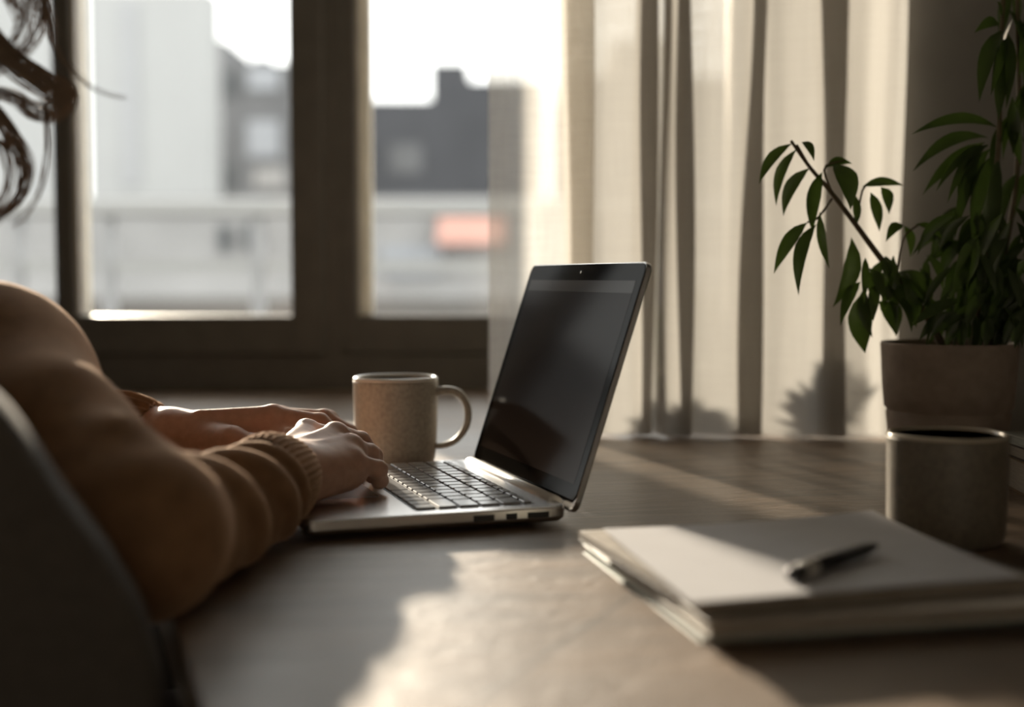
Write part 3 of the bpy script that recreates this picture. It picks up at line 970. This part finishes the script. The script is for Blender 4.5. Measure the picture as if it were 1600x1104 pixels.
# ------------------------------------------------------------------ soft bodies from distance fields
def axis(lo, hi, coarse, fine=()):
    """rectilinear grid coordinates, fine=[(a, b, step)]"""
    out, x = [], lo
    while x < hi:
        out.append(x)
        st = coarse
        for a, b, s in fine:
            if a - 1e-9 <= x < b: st = min(st, s)
            elif x < a < x + st: st = max(a - x, s)
        x += st
    out.append(x)
    return np.array(out)


class Field:
    def __init__(self, xs, ys, zs):
        self.ax = (xs, ys, zs)
        self.a = np.full((len(xs), len(ys), len(zs)), 0.5, np.float32)

    def sub(self, lo, hi):
        sl = []
        for a, l, h in zip(self.ax, lo, hi):
            sl.append(slice(max(0, int(np.searchsorted(a, l)) - 1), min(len(a), int(np.searchsorted(a, h)) + 1)))
        g = [a[s] for a, s in zip(self.ax, sl)]
        return tuple(sl), g[0][:, None, None], g[1][None, :, None], g[2][None, None, :]

    def merge(self, sl, d, k):
        A = self.a[sl]
        d = d.astype(np.float32)
        h = np.clip(0.5 + 0.5 * (A - d) / k, 0, 1)
        self.a[sl] = A * (1 - h) + d * h - k * h * (1 - h)

    def cap(self, p, q, r0, r1, k=0.004, fl=None):
        """tapered capsule; fl = (axis vector, factor) flattens it along an axis"""
        p, q = np.array(p, float), np.array(q, float)
        m = max(r0, r1) * (1.0 if fl is None else max(1.0, 1.0 / fl[1])) + k + 0.02
        sl, x, y, z = self.sub(np.minimum(p, q) - m, np.maximum(p, q) + m)
        d = q - p
        L2_ = float(d @ d) + 1e-12
        px_, py_, pz_ = x - p[0], y - p[1], z - p[2]
        t = np.clip((px_ * d[0] + py_ * d[1] + pz_ * d[2]) / L2_, 0, 1)
        ex, ey, ez = px_ - t * d[0], py_ - t * d[1], pz_ - t * d[2]
        if fl is not None:
            v, f_ = np.array(fl[0], float), fl[1]
            v = v / np.linalg.norm(v)
            c = (ex * v[0] + ey * v[1] + ez * v[2]) * (1.0 / f_ - 1.0)
            ex, ey, ez = ex + c * v[0], ey + c * v[1], ez + c * v[2]
        D = np.sqrt(ex * ex + ey * ey + ez * ez) - (r0 + (r1 - r0) * t)
        self.merge(sl, D, k)

    def chain(self, pts, rs, k=0.004, fl=None):
        for a, b, ra, rb in zip(pts[:-1], pts[1:], rs[:-1], rs[1:]):
            self.cap(a, b, ra, rb, k, fl)

    def ell(self, c, r, k=0.01, rz=0.0):
        c, r = np.array(c, float), np.array(r, float)
        m = r.max() + k + 0.02
        sl, x, y, z = self.sub(c - m, c + m)
        x, y, z = x - c[0], y - c[1], z - c[2]
        ca, sa = math.cos(-rz), math.sin(-rz)
        X_, Y_ = x * ca - y * sa, x * sa + y * ca
        Q = np.sqrt((X_ / r[0]) ** 2 + (Y_ / r[1]) ** 2 + (z / r[2]) ** 2)
        self.merge(sl, (Q - 1) * r.min(), k)

    def mesh(self):
        A = self.a
        ins = A < 0
        nx, ny, nz = A.shape
        cnt = np.zeros((nx - 1, ny - 1, nz - 1), np.int8)
        offs = [(i, j, k) for i in (0, 1) for j in (0, 1) for k in (0, 1)]
        for i, j, k in offs:
            cnt += ins[i:nx - 1 + i, j:ny - 1 + j, k:nz - 1 + k]
        act = np.argwhere((cnt > 0) & (cnt < 8))
        ids = np.full(cnt.shape, -1, np.int32)
        ids[tuple(act.T)] = np.arange(len(act))
        acc = np.zeros((len(act), 3)); num = np.zeros(len(act))
        xs = self.ax
        for ia in range(8):
            for ib in range(ia + 1, 8):
                a, b = offs[ia], offs[ib]
                if sum(abs(u - v) for u, v in zip(a, b)) != 1: continue
                ja, jb = act + a, act + b
                va, vb = A[tuple(ja.T)], A[tuple(jb.T)]
                cr = (va < 0) != (vb < 0)
                t = np.where(cr, va / np.where(cr, va - vb, 1), 0)
                for ax in range(3):
                    pa_, pb_ = xs[ax][ja[:, ax]], xs[ax][jb[:, ax]]
                    acc[:, ax] += np.where(cr, pa_ + t * (pb_ - pa_), 0)
                num += cr
        V = acc / num[:, None]
        quads = []
        for ax in range(3):
            u, v = (ax + 1) % 3, (ax + 2) % 3
            s0 = [slice(1, -1)] * 3; s1 = [slice(1, -1)] * 3
            s0[ax] = slice(0, -1); s1[ax] = slice(1, None)
            c = ins[tuple(s0)] != ins[tuple(s1)]
            e = np.argwhere(c)
            for w in range(3):
                if w != ax: e[:, w] += 1
            fl = ins[tuple(s0)][c]
            Q = []
            for du, dv in ((-1, -1), (0, -1), (0, 0), (-1, 0)):
                g = e.copy(); g[:, u] += du; g[:, v] += dv
                Q.append(ids[tuple(g.T)])
            Q = np.stack(Q, 1)
            Q[~fl] = Q[~fl][:, ::-1]
            quads.append(Q)
        return V, np.concatenate(quads)

    def build(self, name, m, parent, smooth_it=0):
        V, Q = self.mesh()
        for _ in range(smooth_it):
            S = np.zeros_like(V); N_ = np.zeros(len(V))
            for a, b in ((0, 1), (1, 2), (2, 3), (3, 0)):
                np.add.at(S, Q[:, a], V[Q[:, b]]); np.add.at(N_, Q[:, a], 1)
                np.add.at(S, Q[:, b], V[Q[:, a]]); np.add.at(N_, Q[:, b], 1)
            V = V * 0.45 + 0.55 * S / N_[:, None]
        me = bpy.data.meshes.new(name)
        me.from_pydata(V.tolist(), [], Q.tolist())
        me.update()
        return link_mesh(name, me, m, parent, True)


# ------------------------------------------------------------------ person
F = Vector((0.947, 0.322, 0))            # the way the person faces
SR = Vector((-0.386, 0.95, 0.114))        # right shoulder
ER = Vector((-0.224, 0.782, 0.046))      # right elbow
WR = Vector((-0.176, 1.050, 0.046))      # right wrist
SL = Vector((-0.53, 1.25, 0.11))
EL = Vector((-0.585, 1.37, 0.035))
WL = Vector((-0.328, 1.255, 0.0515))
NB = Vector((-0.51, 1.07, 0.15))         # base of the neck
HC = Vector((-0.565, 1.055, 0.345))      # middle of the head
PEL = Vector((-0.665, 0.99, -0.205))

person = empty('person', (PEL.x, PEL.y, FZ))


def U(px, py, Y): return unproj(px, py, Y)


bx = axis(-0.86, -0.07, 0.011, [(-0.37, -0.09, 0.0017)])
by = axis(0.66, 1.55, 0.011, [(1.02, 1.325, 0.0017)])
bz_ = axis(-0.75, 0.50, 0.012, [(0.012, 0.092, 0.0017), (0.22, 0.47, 0.007)])
B = Field(bx, by, bz_)
# trunk, neck, head
B.cap(PEL, PEL + Vector((0.05, 0.02, 0.16)), 0.115, 0.105, 0.05)
B.cap(PEL + Vector((0.05, 0.02, 0.16)), NB - Vector((0.02, 0.01, 0.09)), 0.105, 0.10, 0.05)
B.cap(SR, NB - Vector((0, 0, 0.045)), 0.045, 0.055, 0.04)
B.cap(SL, NB - Vector((0, 0, 0.045)), 0.045, 0.055, 0.04)
B.cap(NB - Vector((0, 0, 0.04)), HC - Vector((0.005, 0, 0.06)), 0.052, 0.048, 0.02)
fa = math.atan2(F.y, F.x)
B.ell(HC + Vector((0, 0, 0.025)), (0.088, 0.072, 0.098), 0.02, fa)
B.ell(HC + F * 0.022 - Vector((0, 0, 0.055)), (0.062, 0.055, 0.062), 0.03, fa)
side = Vector((F.y, -F.x, 0))            # to the person's right
B.cap(HC + F * 0.078 + Vector((0, 0, 0.012)), HC + F * 0.098 - Vector((0, 0, 0.022)), 0.009, 0.013, 0.012)    # nose
B.cap(HC + F * 0.080 - side * 0.018 - Vector((0, 0, 0.058)), HC + F * 0.080 + side * 0.018 - Vector((0, 0, 0.058)), 0.008, 0.008, 0.006)
for s in (-1, 1):
    B.ell(HC + side * s * 0.072 - F * 0.005, (0.018, 0.008, 0.03), 0.006, fa)
    B.cap(HC + side * s * 0.016 + F * 0.082 + Vector((0, 0, 0.030)), HC + side * s * 0.045 + F * 0.070 + Vector((0, 0, 0.030)), 0.008, 0.006, 0.01)
# arms
B.chain([SR, ER, Vector((-0.212, 0.865, 0.037)), Vector((-0.199, 0.945, 0.036)), WR], [0.045, 0.034, 0.029, 0.024, 0.0225], 0.012)
B.chain([SL, EL, WL], [0.048, 0.040, 0.024], 0.02)
# legs
for s in (-1, 1):
    hip = PEL + side * s * 0.085
    knee = hip + F * 0.40 + side * s * 0.03 + Vector((0, 0, 0.005))
    ank = knee + Vector((-0.02, 0, -0.46))
    B.chain([hip, knee, ank], [0.075, 0.055, 0.036], 0.03)
    B.cap(ank + Vector((0, 0, -0.035)), ank + F * 0.17 + Vector((0, 0, -0.05)), 0.035, 0.028, 0.02)


def hand(field, W, mcps, fingers, thumb, dorsum, rr=1.0):
    W = Vector(W)
    acr = (Vector(mcps[3]) - Vector(mcps[0])).normalized()
    for i, m_ in enumerate(mcps):
        m_ = Vector(m_)
        w_ = W + acr * (-0.013 + 0.026 * i / 3)
        field.cap(w_, m_ - dorsum * 0.002, 0.0165 * rr, 0.0112 * rr, 0.010)
        field.cap(w_ - dorsum * 0.010, m_ - dorsum * 0.011, 0.0125, 0.0095, 0.008)
        field.ell(m_ + dorsum * 0.0022, (0.0098, 0.0098, 0.0092), 0.005)                       # knuckle
        field.cap(w_ + dorsum * 0.0135 + (m_ - w_) * 0.3, m_ + dorsum * 0.0062, 0.0024, 0.0030, 0.005)   # tendon
    for i, (m_, fg) in enumerate(zip(mcps, fingers)):
        sc = (0.98, 1.0, 0.96, 0.84)[i] * rr
        P_ = [Vector(m_)] + [Vector(p) for p in fg]
        field.chain(P_, [0.0100 * sc, 0.0086 * sc, 0.0076 * sc, 0.0066 * sc], 0.0028)
        field.ell(P_[1], (0.0093 * sc,) * 3, 0.003)
        field.ell(P_[2], (0.0080 * sc,) * 3, 0.003)
    T_ = [Vector(p) for p in thumb]
    field.chain(T_, [0.0160, 0.0118, 0.0105, 0.0082], 0.008)
    field.cap(W + (T_[1] - W) * 0.2 - dorsum * 0.006, T_[1], 0.017, 0.0125, 0.010)


UPR = Vector((-0.35, -0.15, 0.92)).normalized()
hand(B, WR, [U(480, 674, 1.146), U(525, 679, 1.127), U(548, 698, 1.106), U(549, 720, 1.088)],
     [[U(532, 684, 1.175), U(553, 706, 1.186), (-0.136, 1.190, 0.0260)],
      [U(563, 690, 1.149), U(584, 712, 1.161), (-0.1195, 1.167, 0.0262)],
      [U(577, 709, 1.128), U(583, 735, 1.138), (-0.1225, 1.141, 0.0258)],
      [U(591, 733, 1.100), U(594, 750, 1.107), (-0.1145, 1.110, 0.0252)]],
     [(-0.196, 1.082, 0.040), (-0.184, 1.118, 0.034), (-0.164, 1.146, 0.029), (-0.146, 1.160, 0.0268)], UPR)
B.cap((-0.172, 1.048, 0.0385), (-0.139, 1.082, 0.0365), 0.0185, 0.0125, 0.010)           # outer edge of the palm
UPL = Vector((-0.05, -0.30, 0.95)).normalized()
hand(B, WL, [U(428, 650, 1.235), U(438, 652, 1.257), (-0.2200, 1.277, 0.0610), (-0.2245, 1.296, 0.0540)],
     [[U(500, 660, 1.236), (-0.1580, 1.231, 0.0470), (-0.1490, 1.230, 0.0265)],
      [U(507, 654, 1.260), (-0.1575, 1.262, 0.0500), (-0.1480, 1.263, 0.0268)],
      [(-0.1800, 1.282, 0.0610), (-0.1620, 1.285, 0.0450), (-0.1530, 1.287, 0.0265)],
      [(-0.1900, 1.304, 0.0530), (-0.1760, 1.307, 0.0390), (-0.1680, 1.309, 0.0255)]],
     [(-0.296, 1.238, 0.0470), U(362, 690, 1.208), U(398, 697, 1.200), U(424, 699, 1.198)], UPL)
body = B.build('body', M['skin'], person, 1)
# nail of the left thumb
nv = U(424, 699, 1.198)
MB().lathe([(0.0, 0.0014), (0.003, 0.0012), (0.0048, 0.0), (0.0, -0.001)], 20, M=Matrix.Translation(nv + Vector((0.003, -0.004, 0.0068))) @ Matrix.Rotation(math.radians(25), 4, 'X') @ Matrix.Diagonal((1.3, 0.9, 1, 1))).build('thumbnail', M['nail'], body)
for s in (-1, 1):
    MB().lathe([(0.0, -0.011)] + [(0.011 * math.sin(PI * k / 10), -0.011 * math.cos(PI * k / 10)) for k in range(1, 10)] + [(0.0, 0.011)], 20,
               M=Matrix.Translation(HC + side * s * 0.031 + F * 0.068 + Vector((0, 0, 0.012)))).build('eye', M['eye'], body)

# sweater
sx = axis(-0.90, -0.12, 0.009, [(-0.32, -0.13, 0.0035)])
sy = axis(0.62, 1.56, 0.009, [(0.70, 1.08, 0.0035)])
sz = axis(-0.36, 0.24, 0.009, [(-0.004, 0.13, 0.0035)])
S = Field(sx, sy, sz)
S.cap(PEL + Vector((0.0, 0, -0.04)), PEL + Vector((0.06, 0.02, 0.16)), 0.158, 0.150, 0.06)
S.cap(PEL + Vector((0.06, 0.02, 0.16)), NB - Vector((-0.01, 0.005, 0.075)), 0.150, 0.125, 0.06)
S.cap(SR, NB - Vector((0.0, 0, 0.045)), 0.074, 0.074, 0.06)
S.cap(SL, NB - Vector((0.0, 0, 0.045)), 0.072, 0.074, 0.06)
S.cap(NB - Vector((0, 0, 0.03)), NB + Vector((-0.01, 0, 0.030)), 0.068, 0.060, 0.02)
# right sleeve
am = (SR + ER) / 2 + Vector((-0.010, -0.002, -0.004))
fm1 = Vector((-0.214, 0.862, 0.037)); fm2 = Vector((-0.200, 0.945, 0.0345)); fm3 = Vector((-0.190, 1.000, 0.0395))
S.chain([SR, am, ER], [0.074, 0.060, 0.050], 0.045)
S.chain([ER, fm1, fm2, fm3], [0.049, 0.0385, 0.0335, 0.034], 0.02)
# draped folds across the sleeve: ridges that wrap over the top
ax_f = (fm3 - ER).normalized()


def ridge(c, r, tilt, a0, a1, th, k=0.012, sq=1.0):
    """arc round the sleeve axis at c from angle a0 to a1 (0 = up, + towards the camera)"""
    sd = ax_f.cross(Vector((0, 0, 1))).normalized()
    sd = sd if sd.x > 0 else -sd
    out = []
    for i in range(12):
        t = i / 11
        a = math.radians(a0 + (a1 - a0) * t)
        out.append(Vector(c) + sd * (math.sin(a) * r) + Vector((0, 0, 1)) * (math.cos(a) * r * sq) + ax_f * (tilt * (t - 0.3)))
    rr_ = [th * (0.35 + 0.65 * math.sin(PI * (0.12 + 0.76 * i / 11))) for i in range(12)]
    S.chain(out, rr_, k)


ridge((-0.216, 0.835, 0.036), 0.0325, 0.085, -80, 132, 0.0165, 0.009)
ridge((-0.203, 0.912, 0.0345), 0.0305, 0.080, -85, 130, 0.0145, 0.007)
ridge((-0.195, 0.968, 0.0375), 0.030, 0.045, -85, 132, 0.0105, 0.006)
# folds hanging on the upper arm
for t, w in ((0.30, 0.012), (0.62, 0.014)):
    c = SR.lerp(ER, t)
    S.cap(c + Vector((0.045, -0.045, 0.030)), c + Vector((0.02, -0.072, -0.045)), 0.010, 0.008, 0.03)
# left sleeve
lm = EL.lerp(WL, 0.55)
S.chain([SL, EL], [0.072, 0.060], 0.05)
S.chain([EL, lm, EL.lerp(WL, 0.80)], [0.060, 0.046, 0.037], 0.02)
sw = S.build('sweater', M['sweater'], person, 2)


def cuff(c0, c1, r0, r1, ribs, name='cuff', wob=0.0, amp=0.02):
    """ribbed tube with a turned-in end, along c0 -> c1"""
    c0, c1 = Vector(c0), Vector(c1)
    t = (c1 - c0).normalized()
    u = (Vector((0, 0, 1)) - t * t.z).normalized()
    v = t.cross(u)
    seg = ribs * 6
    rings = []
    L_ = (c1 - c0).length
    prof = [(0.0, 1.0), (0.2, 1.06), (0.5, 1.08), (0.8, 1.04), (0.93, 0.99), (1.0, 0.93), (1.0, 0.85), (0.93, 0.80), (0.7, 0.78)]
    for s, k in prof:
        r = (r0 + (r1 - r0) * s) * k
        ring = []
        for j in range(seg):
            a = 2 * PI * j / seg
            rib = 1 + amp * math.cos(ribs * a) + wob * math.sin(3 * a + 5 * s) + wob * math.sin(5 * a + 1.3)
            ring.append(c0 + t * (L_ * s + wob * 0.05 * math.sin(4 * a)) + (u * math.cos(a) + v * math.sin(a)) * (r * rib))
        rings.append(ring)
    o = MB().loft(rings, False, False).build(name, M['cuff'], sw)
    return o


cuff((-0.1925, 0.990, 0.0405), (-0.180, 1.036, 0.0435), 0.0375, 0.0325, 44, wob=0.012, amp=0.016)
dL = (WL - EL).normalized()
cuff(EL.lerp(WL, 0.745), EL.lerp(WL, 0.745) + dL * 0.054, 0.036, 0.0305, 20, wob=0.04, amp=0.075)

# trousers
tx = axis(-0.90, -0.1, 0.014); ty = axis(0.7, 1.45, 0.014); tz = axis(-0.745, -0.02, 0.014)
T = Field(tx, ty, tz)
T.cap(PEL - side * 0.06, PEL + side * 0.06, 0.125, 0.125, 0.03)
for s in (-1, 1):
    hip = PEL + side * s * 0.085
    knee = hip + F * 0.40 + side * s * 0.03 + Vector((0, 0, 0.005))
    ank = knee + Vector((-0.02, 0, -0.44))
    T.chain([hip, knee, ank], [0.092, 0.070, 0.055], 0.03)
T.build('trousers', M['trousers'], person, 1)

# hair: long loose curls
hr = MB()
sc_ = []
for k in range(11):
    a = PI * k / 10
for ring_i in range(1, 9):
    pass


def lock(pts, thick, n=16, r=0.0011, twist=2.0, taper=True):
    P_ = bez(pts, 34)
    for s in range(n):
        ph = random.uniform(0, 2 * PI); ra = math.sqrt(random.random())
        jit = Vector((random.uniform(-1, 1), random.uniform(-1, 1), random.uniform(-1, 1))) * 0.002
        out, rd_ = [], []
        for i, p in enumerate(P_):
            t = i / 33
            w = thick * (0.55 + 0.6 * math.sin(PI * min(1, t * 1.1))) * (1 - 0.55 * t)
            a = ph + twist * t * 2 * PI * 0.3
            tan = (P_[min(i + 1, 33)] - P_[max(i - 1, 0)]).normalized()
            u = tan.cross(Vector((0, 1, 0.2))).normalized(); v = tan.cross(u)
            out.append(p + (u * math.cos(a) + v * math.sin(a)) * (w * ra) + jit * (0.4 + t))
            rd_.append(r * (1.0 - 0.75 * t if taper else 1.0))
        hr.tube(out, rd_, 5)


def H_(px, py, Y=0.93): return U(px, py, Y)


# cap of hair on the skull
cap_rings = []
up3 = Vector((0, 0, 1))
for i in range(9):
    el = math.radians(-38 + 128 * i / 8)
    ring = []
    for j in range(40):
        a = 2 * PI * j / 40
        dirv = (-F * math.cos(a) + side * math.sin(a))
        front = max(0.0, -math.cos(a))
        e2 = el + front * math.radians(68) * (1 - i / 8)
        wv = 1 + 0.03 * math.sin(7 * a + 3 * i)
        ring.append(HC + Vector((0, 0, 0.028)) + (dirv * math.cos(e2) * (0.097 - 0.012 * abs(math.sin(a))) + up3 * math.sin(e2) * 0.108) * wv)
    cap_rings.append(ring)
hr.loft(cap_rings, False, True)
lock([H_(-120, -140), H_(-20, -60), H_(40, -10), H_(52, 40), H_(20, 90), H_(-10, 110)], 0.017, 40, 0.0007)
lock([H_(-90, -60), H_(-30, 40), H_(20, 95), H_(70, 130), H_(98, 148), H_(85, 172), H_(52, 172), H_(20, 150), H_(-20, 142)], 0.0115, 60, 0.0007)
lock([H_(20, -60), H_(62, -20), H_(78, 30), H_(88, 70), H_(112, 108), H_(150, 138), H_(196, 152)], 0.0034, 7, 0.0005)
lock([H_(-60, -90), H_(10, -30), H_(56, -8), H_(76, 22), H_(84, 62)], 0.008, 26, 0.0006)
lock([H_(-70, 120), H_(-10, 170), H_(22, 220), H_(40, 262), H_(34, 302), H_(10, 330), H_(-20, 352)], 0.0065, 44, 0.0006)
lock([H_(-60, 200), H_(0, 225), H_(14, 262), H_(10, 300), H_(-12, 330)], 0.0035, 16, 0.0006)
lock([H_(72, 170), H_(76, 230), H_(66, 290), H_(46, 330), H_(20, 352)], 0.0022, 6, 0.0005)
for k in range(64):              # the rest of the hair falls behind the shoulder
    a = -0.55 + (PI + 1.1) * (k + random.random()) / 64
    d0 = (-F * math.sin(a) + side * math.cos(a))
    p0 = HC + d0 * 0.078 + up3 * random.uniform(0.05, 0.10)
    pts = [p0]
    for q_ in range(1, 6):
        pts.append(p0 + d0 * (0.018 + 0.009 * math.sin(q_ * 1.7 + k)) - F * 0.004 * q_ - up3 * (0.052 * q_) + side * 0.014 * math.sin(q_ * 2.1 + k))
    lock(pts, 0.015, 11, 0.0017)
hr.build('hair', M['hair'], person)
tag(person, 'person in a tan knitted sweater with long curly hair typing on the laptop', 'person')

for c_ in person.children:
    c_.location = -person.location

# armchair round the person: sloping upholstered sides
ac = empty('armchair', (PEL.x, PEL.y, FZ), math.atan2(F.y, F.x))


def arm_side(y0, y1, prof):
    """upholstered side panel from its outline (x forward, z up from the floor), with softened edges"""
    out = bez([(x, 0, z) for x, z in prof], 46)
    poly_ = [(p.x, p.z) for p in out]
    cx = sum(p[0] for p in poly_) / len(poly_); cz = sum(p[1] for p in poly_) / len(poly_)
    x_min = poly_[0][0]
    poly_ = poly_ + [(poly_[-1][0], 0.10), (x_min, 0.10)]
    rings_ = []
    w = (y1 - y0) / 2
    for k in range(9):
        a_ = -PI / 2 + PI * k / 8
        ins = 0.022 * (1 - math.cos(a_))
        yy_ = (y0 + y1) / 2 + math.copysign(w - 0.022 * (1 - abs(math.sin(a_))), math.sin(a_)) if abs(math.sin(a_)) > 1e-6 else (y0 + y1) / 2
        rings_.append([(x - (x - cx) * ins / 0.35, yy_, z - (z - cz) * ins / 0.35) for x, z in poly_])
    return MB().loft(rings_, True, True).build('arm', M['tub'], ac)


zt = -FZ
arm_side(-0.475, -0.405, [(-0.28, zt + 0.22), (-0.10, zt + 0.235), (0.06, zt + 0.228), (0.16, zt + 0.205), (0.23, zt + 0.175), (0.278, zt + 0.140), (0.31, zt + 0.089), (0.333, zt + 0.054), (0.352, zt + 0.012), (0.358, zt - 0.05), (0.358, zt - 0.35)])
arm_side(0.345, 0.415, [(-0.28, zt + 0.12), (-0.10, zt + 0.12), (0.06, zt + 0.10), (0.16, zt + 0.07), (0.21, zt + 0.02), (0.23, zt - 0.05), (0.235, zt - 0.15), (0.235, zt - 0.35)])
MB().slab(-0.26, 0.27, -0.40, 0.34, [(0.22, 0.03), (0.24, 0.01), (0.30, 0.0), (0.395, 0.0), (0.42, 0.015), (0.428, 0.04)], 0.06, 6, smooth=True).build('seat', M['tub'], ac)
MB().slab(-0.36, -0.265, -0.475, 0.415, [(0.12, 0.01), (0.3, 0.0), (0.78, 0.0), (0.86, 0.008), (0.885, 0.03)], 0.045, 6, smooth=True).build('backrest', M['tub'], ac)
for sx_, sy_ in ((-0.3, -0.43), (-0.3, 0.37), (0.24, -0.43), (0.19, 0.37)):
    MB().tube([(sx_, sy_, 0.11), (sx_, sy_, 0.0)], [0.02, 0.014], 12).build('leg', M['chair'], ac)
tag(ac, 'grey brown upholstered armchair with a sloping side in the dark lower left corner', 'armchair')
